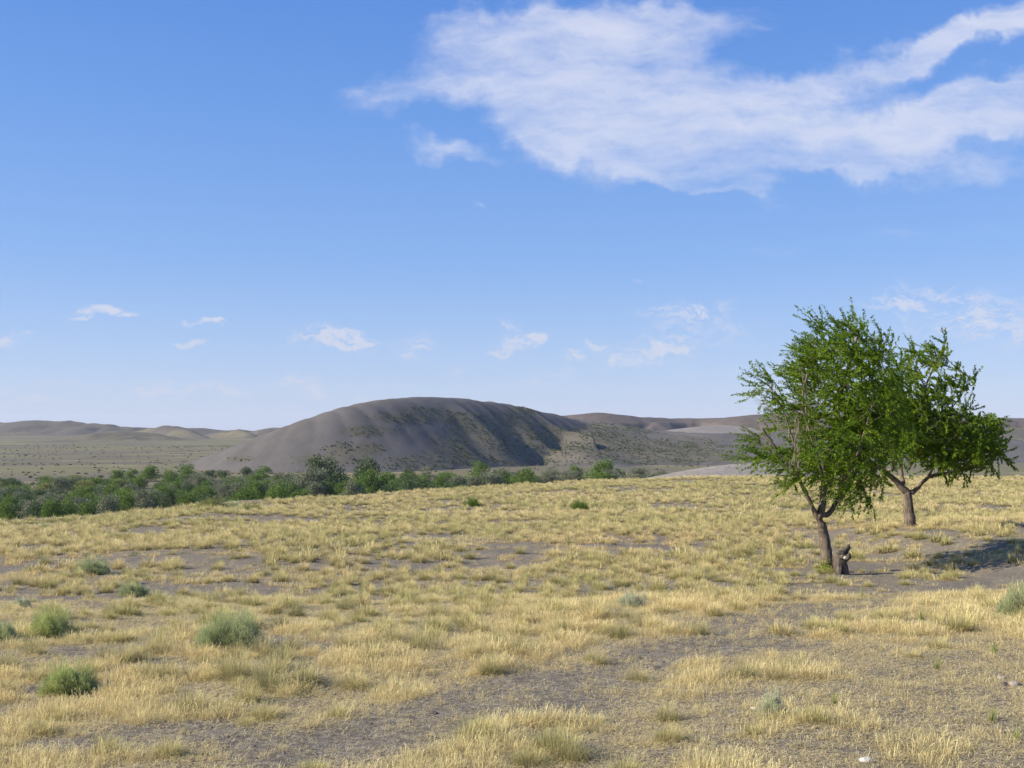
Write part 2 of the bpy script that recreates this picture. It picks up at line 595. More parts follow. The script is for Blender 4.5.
def mat_hill(name, a, b, scrubc, sc=0.01, light=None):
    m, k, out = new_mat(name)
    co = k.n('ShaderNodeTexCoord').outputs['Object']
    n1 = k.noise(co, sc, 6, 0.6).outputs[0]
    n2 = k.noise(co, sc * 12, 5, 0.7).outputs[0]
    c = k.mix(k.ramp(n1, 0.38, 0.6), a, b)
    c = k.mix(k.math('MULTIPLY', k.ramp(n2, 0.48, 0.66), 0.8), c, scrubc)
    c = k.mix(k.math('MULTIPLY', k.n('ShaderNodeAttribute', attribute_name='veg').outputs['Fac'], 0.75), c, (0.085, 0.075, 0.068))
    if light:
        c = k.mix(k.ramp(k.noise(co, sc * 5, 5, 0.6).outputs[0], 0.66, 0.72), c, light)
    nrm = bump(k, n2, 0.5, 2.0)
    principled(k, out, c, 0.95, nrm, 0.1)
    return m


def mat_plant(name, root, tip, tip2=None, trans=0.35, inst=False, shift=None):
    """blade or leaf colour from root to tip with per-plant and per-leaf variation"""
    m, k, out = new_mat(name)
    t = k.n('ShaderNodeAttribute', attribute_name='t').outputs['Fac']
    isl = k.n('ShaderNodeNewGeometry').outputs['Random Per Island']
    if inst:
        tint = k.n('ShaderNodeAttribute', attribute_name='tint', attribute_type='INSTANCER').outputs['Fac']
    else:
        tint = k.n('ShaderNodeObjectInfo').outputs['Random']
    tc = tip if tip2 is None else k.mix(tint, tip, tip2)
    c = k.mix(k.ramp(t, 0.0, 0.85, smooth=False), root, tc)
    hs = k.n('ShaderNodeHueSaturation')
    k.put(hs.inputs['Color'], c)
    k.put(hs.inputs['Value'], k.ramp(isl, 0, 1, 0.72, 1.25, smooth=False))
    k.put(hs.inputs['Hue'], k.ramp(isl, 0, 1, 0.492, 0.508, smooth=False))
    c = hs.outputs[0]
    b = k.n('ShaderNodeBsdfPrincipled')
    k.put(b.inputs['Base Color'], c)
    b.inputs['Roughness'].default_value = 0.6
    b.inputs['Specular IOR Level'].default_value = 0.25
    tr = k.n('ShaderNodeBsdfTranslucent')
    k.put(tr.inputs[0], c)
    mx = k.n('ShaderNodeMixShader')
    mx.inputs[0].default_value = trans
    k.t.links.new(b.outputs[0], mx.inputs[1])
    k.t.links.new(tr.outputs[0], mx.inputs[2])
    k.t.links.new(mx.outputs[0], out.inputs[0])
    return m


def mat_bark(name, a, b, scale=14):
    m, k, out = new_mat(name)
    co = k.n('ShaderNodeTexCoord').outputs['Object']
    s = k.mapping(co, scale=(1, 1, 0.22))
    n1 = k.noise(s, scale, 6, 0.7, 0.6).outputs[0]
    n2 = k.noise(co, 4, 3, 0.5).outputs[0]
    c = k.mix(k.ramp(n1, 0.36, 0.62), a, b)
    c = k.mix(k.math('MULTIPLY', k.ramp(n2, 0.5, 0.7), 0.4), c, (0.22, 0.19, 0.155))
    principled(k, out, c, 0.95, bump(k, n1, 1.0, 0.03), 0.1)
    return m


def mat_rock(name, a, b):
    m, k, out = new_mat(name)
    co = k.n('ShaderNodeTexCoord').outputs['Object']
    n1 = k.noise(co, 30, 5, 0.6).outputs[0]
    c = k.mix(k.ramp(n1, 0.35, 0.65), a, b)
    principled(k, out, c, 0.85, bump(k, n1, 0.6, 0.005), 0.3)
    return m


M = dict(
    ground=mat_ground(), dune=mat_dune(),
    hill=mat_hill('dry_hills', (0.165, 0.148, 0.092), (0.115, 0.10, 0.082), (0.10, 0.095, 0.06), 0.006),
    mesa=mat_hill('gullied_ridge', (0.10, 0.084, 0.075), (0.135, 0.112, 0.097), (0.075, 0.066, 0.055), 0.01, (0.23, 0.19, 0.16)),
    sand=mat_hill('pale_sand', (0.29, 0.26, 0.22), (0.25, 0.222, 0.19), (0.24, 0.21, 0.18), 0.02),
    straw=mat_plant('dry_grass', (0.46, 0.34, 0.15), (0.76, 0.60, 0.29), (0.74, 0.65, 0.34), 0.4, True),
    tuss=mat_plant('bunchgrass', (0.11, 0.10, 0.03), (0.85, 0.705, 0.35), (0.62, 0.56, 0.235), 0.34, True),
    tusso=mat_plant('bunchgrass_tussock', (0.14, 0.13, 0.045), (0.70, 0.60, 0.30), (0.46, 0.42, 0.19), 0.4),
    herb=mat_plant('green_herb', (0.14, 0.15, 0.05), (0.26, 0.30, 0.10), (0.33, 0.34, 0.13), 0.35, True),
    shrub=mat_plant('green_shrub', (0.36, 0.32, 0.15), (0.43, 0.51, 0.18), (0.46, 0.52, 0.20), 0.4),
    sage=mat_plant('grey_green_shrub', (0.34, 0.31, 0.17), (0.42, 0.49, 0.23), (0.45, 0.50, 0.27), 0.35),
    silver=mat_plant('silver_shrub', (0.46, 0.44, 0.28), (0.55, 0.57, 0.38), None, 0.35),
    elm=mat_plant('elm_leaf', (0.11, 0.195, 0.012), (0.31, 0.41, 0.02), (0.22, 0.335, 0.018), 0.48),
    v_dark=mat_plant('valley_leaf_dark', (0.07, 0.115, 0.038), (0.09, 0.135, 0.045), (0.10, 0.145, 0.048), 0.3),
    v_green=mat_plant('valley_leaf_green', (0.115, 0.19, 0.028), (0.14, 0.22, 0.032), (0.175, 0.25, 0.04), 0.35),
    v_grey=mat_plant('valley_leaf_grey', (0.17, 0.19, 0.11), (0.20, 0.215, 0.13), (0.23, 0.24, 0.15), 0.3),
    v_yel=mat_plant('valley_leaf_yellow', (0.23, 0.25, 0.07), (0.29, 0.30, 0.09), (0.25, 0.27, 0.09), 0.3),
    bark=mat_bark('elm_bark', (0.075, 0.058, 0.045), (0.21, 0.165, 0.125)),
    twig=mat_bark('dead_twig', (0.22, 0.18, 0.15), (0.33, 0.28, 0.24)),
    dead=mat_bark('weathered_wood', (0.035, 0.03, 0.026), (0.15, 0.125, 0.10)),
    cut=mat_rock('cut_wood', (0.75, 0.66, 0.5), (0.62, 0.5, 0.36)),
    tan=mat_rock('tan_stone', (0.42, 0.33, 0.22), (0.3, 0.23, 0.16)),
    white=mat_rock('white_stone', (0.72, 0.70, 0.66), (0.6, 0.57, 0.52)),
    grey=mat_rock('grey_stone', (0.30, 0.27, 0.24), (0.22, 0.19, 0.17)),
    darkr=mat_rock('dark_stone', (0.085, 0.075, 0.07), (0.13, 0.11, 0.10)),
)


# ------------------------------------------------------------------ where grass grows
def at(px, py):
    """where the view ray through a picture point first meets the ground"""
    r = ray(px, py)
    y = 3.0
    while y < 140:
        z = float(h_base(r[0] * y, y, False))
        if r[2] * y < z:
            break
        y += 0.1 if y < 40 else 0.4
    return r[0] * y, y


BARE = []
for pts, w in [([(250, 768), (330, 748), (430, 722), (500, 700), (560, 682), (640, 668), (690, 650), (740, 628), (800, 612), (870, 603), (940, 590), (1010, 572), (1100, 560)], 0.55),
               ([(640, 668), (700, 655), (760, 640)], 0.45),
               ([(60, 745), (200, 738), (330, 744)], 0.28), ([(40, 690), (150, 668), (250, 672), (330, 680)], 0.22),
               ([(0, 655), (40, 650), (90, 655), (130, 645)], 0.25), ([(255, 640), (300, 648), (330, 655)], 0.25),
               ([(0, 598), (60, 600), (110, 606)], 0.16), ([(150, 588), (260, 590)], 0.14),
               ([(400, 549), (470, 553), (560, 549), (640, 547), (720, 552), (830, 548)], 0.3),
               ([(650, 546), (700, 556), (760, 560)], 0.3),
               ([(835, 514), (880, 519), (940, 519), (1030, 521)], 0.5),
               ([(200, 604), (330, 610)], 0.2), ([(560, 620), (640, 627)], 0.2)]:
    BARE.append((np.array([at(min(p[0], 1090), p[1]) for p in pts]), w))


def bare_f(x, y):
    """0 where bare, 1 away from bare strips"""
    f = np.ones(np.shape(x))
    wob = fbm(x, y, 1.3, 4, 77) * 0.95
    for pts, w in BARE:
        bd = np.full(np.shape(x), 1e9)
        for a, b in zip(pts[:-1], pts[1:]):
            dx, dy = b - a
            L2 = dx * dx + dy * dy + 1e-9
            tt = np.clip(((x - a[0]) * dx + (y - a[1]) * dy) / L2, 0, 1)
            bd = np.minimum(bd, np.hypot(x - (a[0] + tt * dx), y - (a[1] + tt * dy)))
        f = np.minimum(f, smooth(w * 0.55, w * 1.5, bd + wob * w * 1.6))
    return f


def veg_density(x, y):
    x = np.asarray(x, float); y = np.asarray(y, float)
    b = bare_f(x, y)
    n = fbm(x, y, 3.2, 4, 55)
    n2 = fbm(x, y, 0.8, 3, 56)
    far = smooth(18, 40, y)
    d = smooth(-0.58 - 0.25 * far, 0.10 - 0.3 * far, n + 0.55 * n2)
    # stony, thin ground at the lower right and lower left
    xr = smooth(1.0, 3.5, x - (y - 6) * 0.12) * (1 - smooth(14, 20, y))
    d = d * (1 - 0.38 * xr)
    return np.clip(d * b, 0, 1)


# ------------------------------------------------------------------ ground sheet
def build_ground():
    inner = np.arange(-38, 38.001, 0.125)
    outer = np.concatenate([np.arange(-180, -38, 3.55), inner, np.arange(38 + 3.55, 180, 3.55)])
    th = np.radians(outer)
    rr = 1.2 * np.exp(np.arange(0, 1, 1 / 1000.0) * math.log(16000 / 1.2))
    nr, nt = len(rr), len(th)
    RR, TH = np.meshgrid(rr, th, indexing='ij')
    x = RR * np.sin(TH); y = RR * np.cos(TH)
    z = h_base(x, y)
    V = np.stack([x, y, z], -1).reshape(-1, 3)
    V = np.vstack([V, [[0, 0, float(h_base(0.0, 0.0, False))]]])
    i = np.arange(nr - 1)[:, None]; j = np.arange(nt)[None, :]
    a = i * nt + j; b = i * nt + (j + 1) % nt
    Fq = np.stack([a, b, b + nt, a + nt], -1).reshape(-1, 4)[:, ::-1]
    c = len(V) - 1
    jj = np.arange(0, nt - 2, 2)
    cap = np.stack([np.full(len(jj), c), jj, jj + 1, jj + 2], -1)[:, ::-1]
    Fq = np.vstack([Fq, cap])
    veg = np.zeros(len(V))
    m = np.hypot(V[:, 0], V[:, 1]) < 160
    veg[m] = veg_density(V[m, 0], V[m, 1])
    u = np.clip(V[:, 0] / np.maximum(V[:, 1], 5), -1.5, 1.5)
    zone = smooth(8, 60, V[:, 1] - np.interp(u, *RU))
    veg = np.maximum(veg, smooth(0, 10, V[:, 1] - np.interp(u, *RU) + 15))
    me = mesh_np('ground', V, Fq, [M['ground']], True, {'veg': veg, 'zone': zone})
    tag(link('ground', me), kind='structure')


def grid_patch(name, x0, x1, y0, y1, nx, ny, hfun, mat, attr=None, ysq=False):
    xs = np.linspace(x0, x1, nx); ys = np.linspace(y0, y1, ny)
    X, Y = np.meshgrid(xs, ys)
    Z = hfun(X, Y)
    G = h_base(X, Y, False)
    at_ = attr(X, Y, Z) if attr is not None else np.zeros(X.shape)
    V = np.stack([X, Y, Z], -1).reshape(-1, 3)
    i = np.arange(ny - 1)[:, None]; j = np.arange(nx - 1)[None, :]
    a = i * nx + j
    Fq = np.stack([a, a + 1, a + 1 + nx, a + nx], -1).reshape(-1, 4)
    up = (Z > G - 1.5).ravel()
    keep = up[Fq].any(1)
    Fq = Fq[keep]
    used, inv = np.unique(Fq, return_inverse=True)
    me = mesh_np(name, V[used], inv.reshape(-1, 4), [mat], True, {'veg': at_.ravel()[used]})
    return tag(link(name, me), kind='structure')


def pxof(X, Y, Z):
    """picture position of world points (used to lay out where scrub grows on the slopes)"""
    fy = Y * math.cos(PITCH) + Z * math.sin(PITCH)
    fz = -Y * math.sin(PITCH) + Z * math.cos(PITCH)
    return 512 + F * X / fy, 384 - F * fz / fy


SCRUB = [(430, 418, 60, 7), (500, 428, 50, 18), (480, 450, 50, 22), (540, 445, 40, 22), (600, 445, 60, 20), (660, 452, 70, 14), (370, 431, 28, 6), (360, 450, 35, 8), (590, 432, 30, 8),
         (420, 410, 30, 4), (520, 412, 20, 5), (700, 458, 50, 6), (240, 459, 16, 2.5), (330, 460, 40, 6), (430, 462, 50, 10)]


def dune_veg(X, Y, Z):
    px, py = pxof(X, Y, Z)
    s = np.zeros(X.shape)
    for cx, cy, rx, ry in SCRUB:
        s = np.maximum(s, 1 - smooth(0.6, 1.25, np.hypot((px - cx) / rx, (py - cy) / ry) + 0.35 * fbm(X, Y, 18, 3, 91)))
    return s


def hill_caps(X, Y, Z):
    base = h_base(X, Y, False)
    return smooth(9, 20, Z - base) * smooth(-.25, .25, fbm(X, Y, 260, 3, 70) + .2) * (1 - smooth(1900, 2300, Y) * .6)


def hill_lines(spec, sl, rd):
    return [(densify(line(s), 2), sl, rd) for s in spec]


LEFT_FAR = hill_lines([[(-260, 420, 2700), (-60, 420, 2600), (0, 421, 2550), (25, 421, 2500), (37, 419, 2500), (50, 421.5, 2500), (66, 421.5, 2500), (80, 419.5, 2500), (95, 421.5, 2500), (112, 422.5, 2500), (140, 425, 2600),
                        (190, 426, 2650), (225, 427.5, 2700), (270, 427.5, 2700), (330, 428, 2700), (460, 428, 2700)]], 0.24, 22)
LEFT_MID = hill_lines([[(150, 424.5, 2150), (168, 423.0, 2050), (182, 426, 1980), (205, 437, 1900)],
                       [(212, 429, 2150), (228, 426, 2100), (240, 428, 2050), (250, 434, 2000)],
                       [(250, 431, 2200), (263, 425.5, 2200), (275, 426, 2200), (300, 430, 2200)]], .5, 8) + hill_lines([[(58, 441, 1500), (88, 431, 1560), (110, 426, 1600), (124, 426, 1620), (142, 429, 1640), (180, 437, 1650)],
                       [(-200, 446, 1150), (-60, 448, 1100), (40, 451, 1050), (110, 450.5, 1080), (165, 452, 1100)]], 0.27, 12)
MESA = hill_lines([[(520, 416, 1500), (575, 415, 1450), (588, 412.6, 1450), (604, 412.6, 1450), (614, 415, 1450), (634, 415.5, 1450), (646, 418, 1500), (700, 418, 1550), (728, 417.5, 1500), (745, 414, 1450),
                    (800, 413, 1450), (930, 412, 1450), (952, 414, 1450), (1000, 418, 1450), (1040, 419, 1450), (1200, 423, 1450), (1400, 424, 1500)]], 0.42, 12)
RIGHT_LOW = hill_lines([[(900, 424, 1100), (960, 426, 1100), (1030, 429, 1100), (1150, 431, 1100)], [(950, 436, 860), (1000, 441, 850), (1060, 445, 850), (1200, 446, 850)]], 0.14, 15)
SANDB = hill_lines([[(630, 438, 900), (655, 432, 920), (690, 427, 950), (725, 424, 980), (760, 428, 1000), (800, 438, 1000)]], 0.30, 4)


def gully(x, y, amp, sc):
    n = np.abs(fbm(x, y, sc, 4, 61))
    return -amp * (1 - np.clip(n * 2.6, 0, 1))


def h_left(x, y):
    b = h_base(x, y, False) - 3
    z = ridge_net(x, y, LEFT_FAR, b, 8)
    z = ridge_net(x, y, LEFT_MID, z, 4)
    rel = np.clip((z - b - 3) / 10, 0, 1)
    return z + rel * (3.5 * fbm(x, y, 160, 4, 66) + gully(x, y, 9, 170))


def h_mesa(x, y):
    b = h_base(x, y, False) - 3
    z = ridge_net(x, y, MESA, b, 5)
    rel = np.clip((z - b - 3) / 30, 0, 1)
    mid = rel * (1 - smooth(0.85, 1.0, rel) * 0.9)
    z = z + mid * (gully(x, y * 0.3, 15, 80) + 4)
    return z


def h_rlow(x, y):
    return ridge_net(x, y, RIGHT_LOW, h_base(x, y, False) - 3, 3) + 0.4 * fbm(x, y, 60, 3, 5)


def h_sandb(x, y):
    return ridge_net(x, y, SANDB, h_base(x, y, False) - 3, 2)


def h_tongue(x, y):
    return ridge_net(x, y, [(TONGUE, 0.22, 5)], h_base(x, y, False) - 3, 2) + 0.15 * fbm(x, y, 10, 3, 5)


build_ground()
grid_patch('dune', -330, 560, 430, 980, 560, 300, h_dune, M['dune'], dune_veg)
grid_patch('hills', -2200, 700, 950, 3200, 560, 400, h_left, M['hill'], hill_caps)
grid_patch('ridge', -150, 1900, 1250, 1800, 700, 260, h_mesa, M['mesa'])
grid_patch('slope', 250, 900, 780, 1250, 160, 120, h_rlow, M['hill'])
grid_patch('pale_dune', 80, 520, 760, 1120, 160, 130, h_sandb, M['sand'])
grid_patch('sand_tongue', 20, 220, 300, 460, 160, 120, h_tongue, M['sand'])



def haze_box():
    x0, x1, y0, y1, z0, z1 = -17500, 17500, -17500, 17500, -60, 260
    V = [(x, y, z) for z in (z0, z1) for x, y in ((x0, y0), (x1, y0), (x1, y1), (x0, y1))]
    Fq = [(0, 3, 2, 1), (4, 5, 6, 7), (0, 1, 5, 4), (1, 2, 6, 5), (2, 3, 7, 6), (3, 0, 4, 7)]
    m, k, out = new_mat('haze')
    v = k.n('ShaderNodeVolumePrincipled')
    v.inputs['Color'].default_value = (0.80, 0.88, 1.0, 1)
    v.inputs['Density'].default_value = 0.00006
    k.t.links.new(v.outputs[0], out.inputs['Volume'])
    tag(link('haze', mesh_np('haze', V, Fq, [m], False)), 'thin pale air between the camera and the far hills', 'haze', kind='stuff')


if 'N' not in DBG:
    haze_box()

# ------------------------------------------------------------------ plant prototypes
def blades(N, rad, h0, h1, lean, width, droop=0.3, seg=3, seed=1, head=0.0, basejit=1.0):
    """N curved grass blades as quad strips; attribute t runs root to tip"""
    g = np.random.default_rng(seed)
    a = g.uniform(0, 2 * np.pi, N); rr = rad * np.sqrt(g.uniform(0, 1, N)) * basejit
    b0 = np.stack([rr * np.cos(a), rr * np.sin(a), np.full(N, -0.01)], 1)
    la = a + g.normal(0, 0.7, N)
    ln = np.abs(g.normal(0, 1, N)) * lean * (0.4 + rr / max(rad, 1e-6))
    H = g.uniform(h0, h1, N) * (1 - 0.35 * (rr / max(rad, 1e-6)) ** 2)
    d = np.stack([np.cos(la), np.sin(la), np.zeros(N)], 1)
    side = np.stack([-np.sin(la + g.normal(0, .8, N)), np.cos(la), np.zeros(N)], 1)
    V = []; T = []
    ts = np.linspace(0, 1, seg + 1)
    for t in ts:
        p = b0 + d * (ln * H * (t ** 1.6))[:, None] + np.stack([np.zeros(N), np.zeros(N), H * (t - droop * t ** 3 * np.minimum(ln, 1.5))], 1)
        w = width * (1 - 0.75 * t) if head == 0 else width * (0.5 + head * math.exp(-((t - .85) / .13) ** 2))
        V.append(p - side * w * 0.5); V.append(p + side * w * 0.5)
        T += [np.full(N, t)] * 2
    V = np.stack(V, 1)      # N, 2(seg+1), 3
    T = np.stack(T, 1)
    k = 2 * (seg + 1)
    base = np.arange(N)[:, None] * k
    Fq = np.concatenate([np.stack([base[:, 0] + 2 * s, base[:, 0] + 2 * s + 1, base[:, 0] + 2 * s + 3, base[:, 0] + 2 * s + 2], 1) for s in range(seg)])
    return V.reshape(-1, 3), Fq, T.ravel()


def needle_dome(buf, N, rx, ry, h, L, w, seed, hollow=0.55, lump=0.45):
    """short fine twiglets filling the outer shell of a low dome"""
    g = np.random.default_rng(seed)
    th = g.uniform(0, 2 * np.pi, N)
    cz = g.uniform(0.02, 1, N)
    sx = np.sqrt(1 - cz ** 2)
    lumpf = 1 + lump * (np.sin(th * 3 + seed) * 0.4 + np.sin(th * 5 + cz * 6 + seed * 2) * 0.4 + np.sin(cz * 9 + th * 2) * .3)
    r = (hollow + (1 - hollow) * g.uniform(0, 1, N) ** 0.6) * lumpf
    c = np.stack([rx * r * sx * np.cos(th), ry * r * sx * np.sin(th), h * r * cz], 1)
    d = np.stack([sx * np.cos(th) * 0.8, sx * np.sin(th) * 0.8, cz + 0.55], 1) + g.normal(0, 0.35, (N, 3))
    d /= np.linalg.norm(d, axis=1)[:, None]
    s = np.cross(d, g.normal(0, 1, (N, 3))); s /= np.linalg.norm(s, axis=1)[:, None]
    Lr = L * g.uniform(0.6, 1.3, N)[:, None]
    V = np.stack([c - s * w * .5, c + s * w * .5, c + d * Lr + s * w * .2, c + d * Lr - s * w * .2], 1)
    Fq = np.arange(N * 4).reshape(N, 4)
    t = np.repeat(np.clip(r * 0.7 + 0.3 * cz, 0, 1), 4) * 0.75
    V = V.reshape(-1, 3)
    V[:, 2] = np.maximum(V[:, 2], -0.01)
    buf.add(V, Fq, t)


proto_col = bpy.data.collections.new('protos')


def proto(name, me):
    o = bpy.data.objects.new(name, me)
    return o


def scatter(name, pts, rotz, scl, idx, tint, protos, tilt=None):
    """a cloud of plants nobody could count: points carrying instances of the protos"""
    col = bpy.data.collections.new(name + '_kinds')
    for i, me in enumerate(protos):
        o = bpy.data.objects.new('%s_%02d' % (name, i), me)
        col.objects.link(o)
    me = bpy.data.meshes.new(name)
    me.vertices.add(len(pts))
    me.vertices.foreach_set('co', np.asarray(pts, np.float32).ravel())
    rot = np.zeros((len(pts), 3), np.float32); rot[:, 2] = rotz
    if tilt is not None:
        rot[:, 0] = tilt[:, 0]; rot[:, 1] = tilt[:, 1]
    a = me.attributes.new('rot', 'FLOAT_VECTOR', 'POINT'); a.data.foreach_set('vector', rot.ravel())
    s3 = np.asarray(scl, np.float32)
    if s3.ndim == 1:
        s3 = np.repeat(s3[:, None], 3, 1)
    a = me.attributes.new('scl', 'FLOAT_VECTOR', 'POINT'); a.data.foreach_set('vector', s3.ravel())
    a = me.attributes.new('idx', 'INT', 'POINT'); a.data.foreach_set('value', np.asarray(idx, np.int32))
    a = me.attributes.new('tint', 'FLOAT', 'POINT'); a.data.foreach_set('value', np.asarray(tint, np.float32))
    me.update()
    o = link(name, me)
    ng = bpy.data.node_groups.new(name, 'GeometryNodeTree')
    ng.interface.new_socket('Geometry', in_out='INPUT', socket_type='NodeSocketGeometry')
    ng.interface.new_socket('Geometry', in_out='OUTPUT', socket_type='NodeSocketGeometry')
    gi = ng.nodes.new('NodeGroupInput'); go = ng.nodes.new('NodeGroupOutput')
    ip = ng.nodes.new('GeometryNodeInstanceOnPoints')
    ci = ng.nodes.new('GeometryNodeCollectionInfo')
    ci.inputs['Collection'].default_value = col
    ci.inputs['Separate Children'].default_value = True
    ci.inputs['Reset Children'].default_value = True

    def na(nm, ty):
        n = ng.nodes.new('GeometryNodeInputNamedAttribute'); n.data_type = ty
        n.inputs['Name'].default_value = nm
        return n.outputs['Attribute']
    L = ng.links.new
    L(gi.outputs[0], ip.inputs['Points'])
    L(ci.outputs[0], ip.inputs['Instance'])
    ip.inputs['Pick Instance'].default_value = True
    L(na('idx', 'INT'), ip.inputs['Instance Index'])
    L(na('rot', 'FLOAT_VECTOR'), ip.inputs['Rotation'])
    L(na('scl', 'FLOAT_VECTOR'), ip.inputs['Scale'])
    L(ip.outputs[0], go.inputs[0])
    md = o.modifiers.new('scatter', 'NODES'); md.node_group = ng
    return o


def wedge(n, y0, y1, half=0.60):
    """random points in the field ahead, a bit wider than the view, uniform per area"""
    y = np.sqrt(rng.uniform(y0 * y0, y1 * y1, n))
    x = rng.uniform(-1, 1, n) * (y * half + 1.5)
    return x, y


def on_plateau(x, y, m=4):
    u = np.clip(x / np.maximum(y, 5), -1.5, 1.5)
    return y < np.interp(u, *RU) + m


def grass_field():
    st = []
    for s in range(5):
        b = Buf()
        b.add(*blades(34, 0.08, 0.05, 0.15, 0.7, 0.0034, 0.4, 3, 100 + s, head=1.1))
        b.add(*blades(18, 0.09, 0.02, 0.07, 1.5, 0.004, 0.5, 2, 120 + s))
        st.append(b.mesh('dry_grass', M['straw'], False))
    tu = []
    for s in range(4):
        b = Buf()
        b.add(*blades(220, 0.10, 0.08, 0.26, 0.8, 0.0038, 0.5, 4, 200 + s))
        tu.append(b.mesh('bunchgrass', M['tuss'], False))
    wide = []        # coarser clumps for the far field
    for s in range(4):
        b = Buf()
        b.add(*blades(90, 0.20, 0.12, 0.30, 0.5, 0.016, 0.35, 2, 300 + s))
        wide.append(b.mesh('bunchgrass', M['tuss'], False))
    wst = []
    for s in range(3):
        b = Buf()
        b.add(*blades(50, 0.20, 0.06, 0.17, 0.6, 0.013, 0.3, 2, 320 + s))
        wst.append(b.mesh('dry_grass', M['straw'], False))
    hb = []
    for s in range(3):
        b = Buf()
        b.add(*blades(60, 0.13, 0.05, 0.16, 0.7, 0.009, 0.3, 2, 400 + s))
        hb.append(b.mesh('green_herb', M['herb'], False))

    def spaced(name, cell, y0, y1, protos, prob, smin, smax):
        gx, gy = np.meshgrid(np.arange(-y1 * .62 - 2, y1 * .62 + 2, cell), np.arange(y0, y1, cell))
        x = gx.ravel() + rng.uniform(-.42, .42, gx.size) * cell
        y = gy.ravel() + rng.uniform(-.42, .42, gx.size) * cell
        m = (np.abs(x) < y * .62 + 1.5) & on_plateau(x, y)
        x, y = x[m], y[m]
        d = veg_density(x, y) * (1 - .85 * smooth(0.5, 2.5, x - (y - 6) * 0.15) * (1 - smooth(9, 14, y)))
        d = d * (1 - .78 * smooth(.22, .30, x / y) * (1 - smooth(33, 42, y)) * smooth(12, 16, y))
        keep = rng.uniform(0, 1, len(x)) < prob * np.clip(d * 1.6, 0, 1) * smooth(-.6, -.05, fbm(x, y, 4, 2, 111))
        if DBG: keep &= rng.uniform(0, 1, len(x)) < .4
        x, y = x[keep], y[keep]
        k = len(x)
        s = rng.uniform(smin, smax, k) * rng.uniform(.75, 1.15, k)
        s3 = np.stack([s * rng.uniform(.85, 1.25, k), s * rng.uniform(.85, 1.25, k), s * rng.uniform(.75, 1.05, k)], 1)
        tint = np.clip(0.5 + 0.9 * fbm(x, y, 6, 3, 99) + rng.normal(0, 0.25, k), 0, 1)
        o = scatter(name, np.stack([x, y, h_base(x, y) - .01], 1), rng.uniform(0, 6.28, k), s3, rng.integers(0, len(protos), k), tint, protos)
        return tag(o, kind='stuff')

    def field(name, n, y0, y1, protos, dpow, smin, smax, dfun=None, tintf=None, thr=0.0):
        x, y = wedge(n, y0, y1)
        d = veg_density(x, y)
        if dfun is not None:
            d = d * dfun(x, y)
        fine = np.clip(.55 + 1.5 * fbm(x, y, .55, 3, 140), 0, 1.25)
        d = d * fine
        keep = (rng.uniform(0, 1, n) < np.clip(d, 0, 1) ** dpow + thr) & on_plateau(x, y)
        x, y, d = x[keep], y[keep], d[keep]
        z = h_base(x, y)
        s = rng.uniform(smin, smax, len(x)) * (0.55 + 0.65 * np.clip(d, 0, 1)) * (0.8 + 0.4 * (fbm(x, y, 5, 2, 88) + .5))
        tint = np.clip(0.5 + 0.9 * fbm(x, y, 6, 3, 99) + rng.normal(0, 0.15, len(x)), 0, 1) if tintf is None else tintf(x, y)
        o = scatter(name, np.stack([x, y, z], 1), rng.uniform(0, 6.28, len(x)), s, rng.integers(0, len(protos), len(x)), tint, protos,
                    rng.normal(0, 0.12, (len(x), 2)))
        tag(o, kind='stuff')
        return o

    q = 0.25 if DBG else 1.0
    lowright = lambda x, y: 1 - 0.6 * smooth(0.5, 2.5, x - (y - 6) * 0.15) * (1 - smooth(8, 13, y))
    tag(field('dry_grass', int(70000 * q), 4.5, 17, st, 1.6, 0.5, 1.25, None, None, 0.075), 'short golden dry grass thinly covering the near sandy ground', 'grass')
    tag(field('dry_grass', int(30000 * q), 16, 42, st + wst, 1.5, 0.45, 0.95), 'golden dry grass in the middle of the field', 'grass')
    tag(field('dry_grass', int(20000 * q), 40, 125, wst, 1.0, 0.5, .85), 'pale golden grass covering the far edge of the field', 'grass')
    clumpy = lambda x, y: smooth(-0.25, 0.35, fbm(x, y, 2.2, 2, 111)) * lowright(x, y)
    dome = []
    for s_ in range(5):
        b = Buf()
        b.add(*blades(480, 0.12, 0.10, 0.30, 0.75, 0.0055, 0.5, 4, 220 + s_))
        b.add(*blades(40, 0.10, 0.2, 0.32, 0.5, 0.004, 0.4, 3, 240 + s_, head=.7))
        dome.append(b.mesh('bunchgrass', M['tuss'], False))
    fdome = []
    for s_ in range(4):
        b = Buf()
        b.add(*blades(190, 0.15, 0.10, 0.31, 0.75, 0.013, 0.5, 3, 260 + s_))
        fdome.append(b.mesh('bunchgrass', M['tuss'], False))
    ndome = []
    for s_ in range(5):
        b = Buf()
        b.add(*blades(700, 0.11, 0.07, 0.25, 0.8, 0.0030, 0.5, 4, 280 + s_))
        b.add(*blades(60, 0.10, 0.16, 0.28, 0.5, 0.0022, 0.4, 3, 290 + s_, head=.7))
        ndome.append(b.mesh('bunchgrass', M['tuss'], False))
    tag(spaced('bunchgrass', .55, 5, 12, ndome, .7, .4, .95), 'small soft bunchgrass nearest the camera', 'grass')
    tag(spaced('bunchgrass', .50, 12, 24, dome, 1.0, .55, 1.15), 'small olive and straw bunchgrass among the near dry grass', 'grass')
    tag(spaced('bunchgrass', .56, 24, 48, dome + fdome, .95, .85, 1.4), 'olive and straw bunchgrass across the middle of the field', 'grass')
    tag(spaced('bunchgrass', .68, 48, 125, fdome, .95, .9, 1.6), 'pale bunchgrass on the far crest of the field', 'grass')
    grn = lambda x, y: smooth(0.15, 0.5, fbm(x, y, 9, 3, 131) + 0.25 * smooth(0, 12, -x) * smooth(15, 25, y)) * 0.8
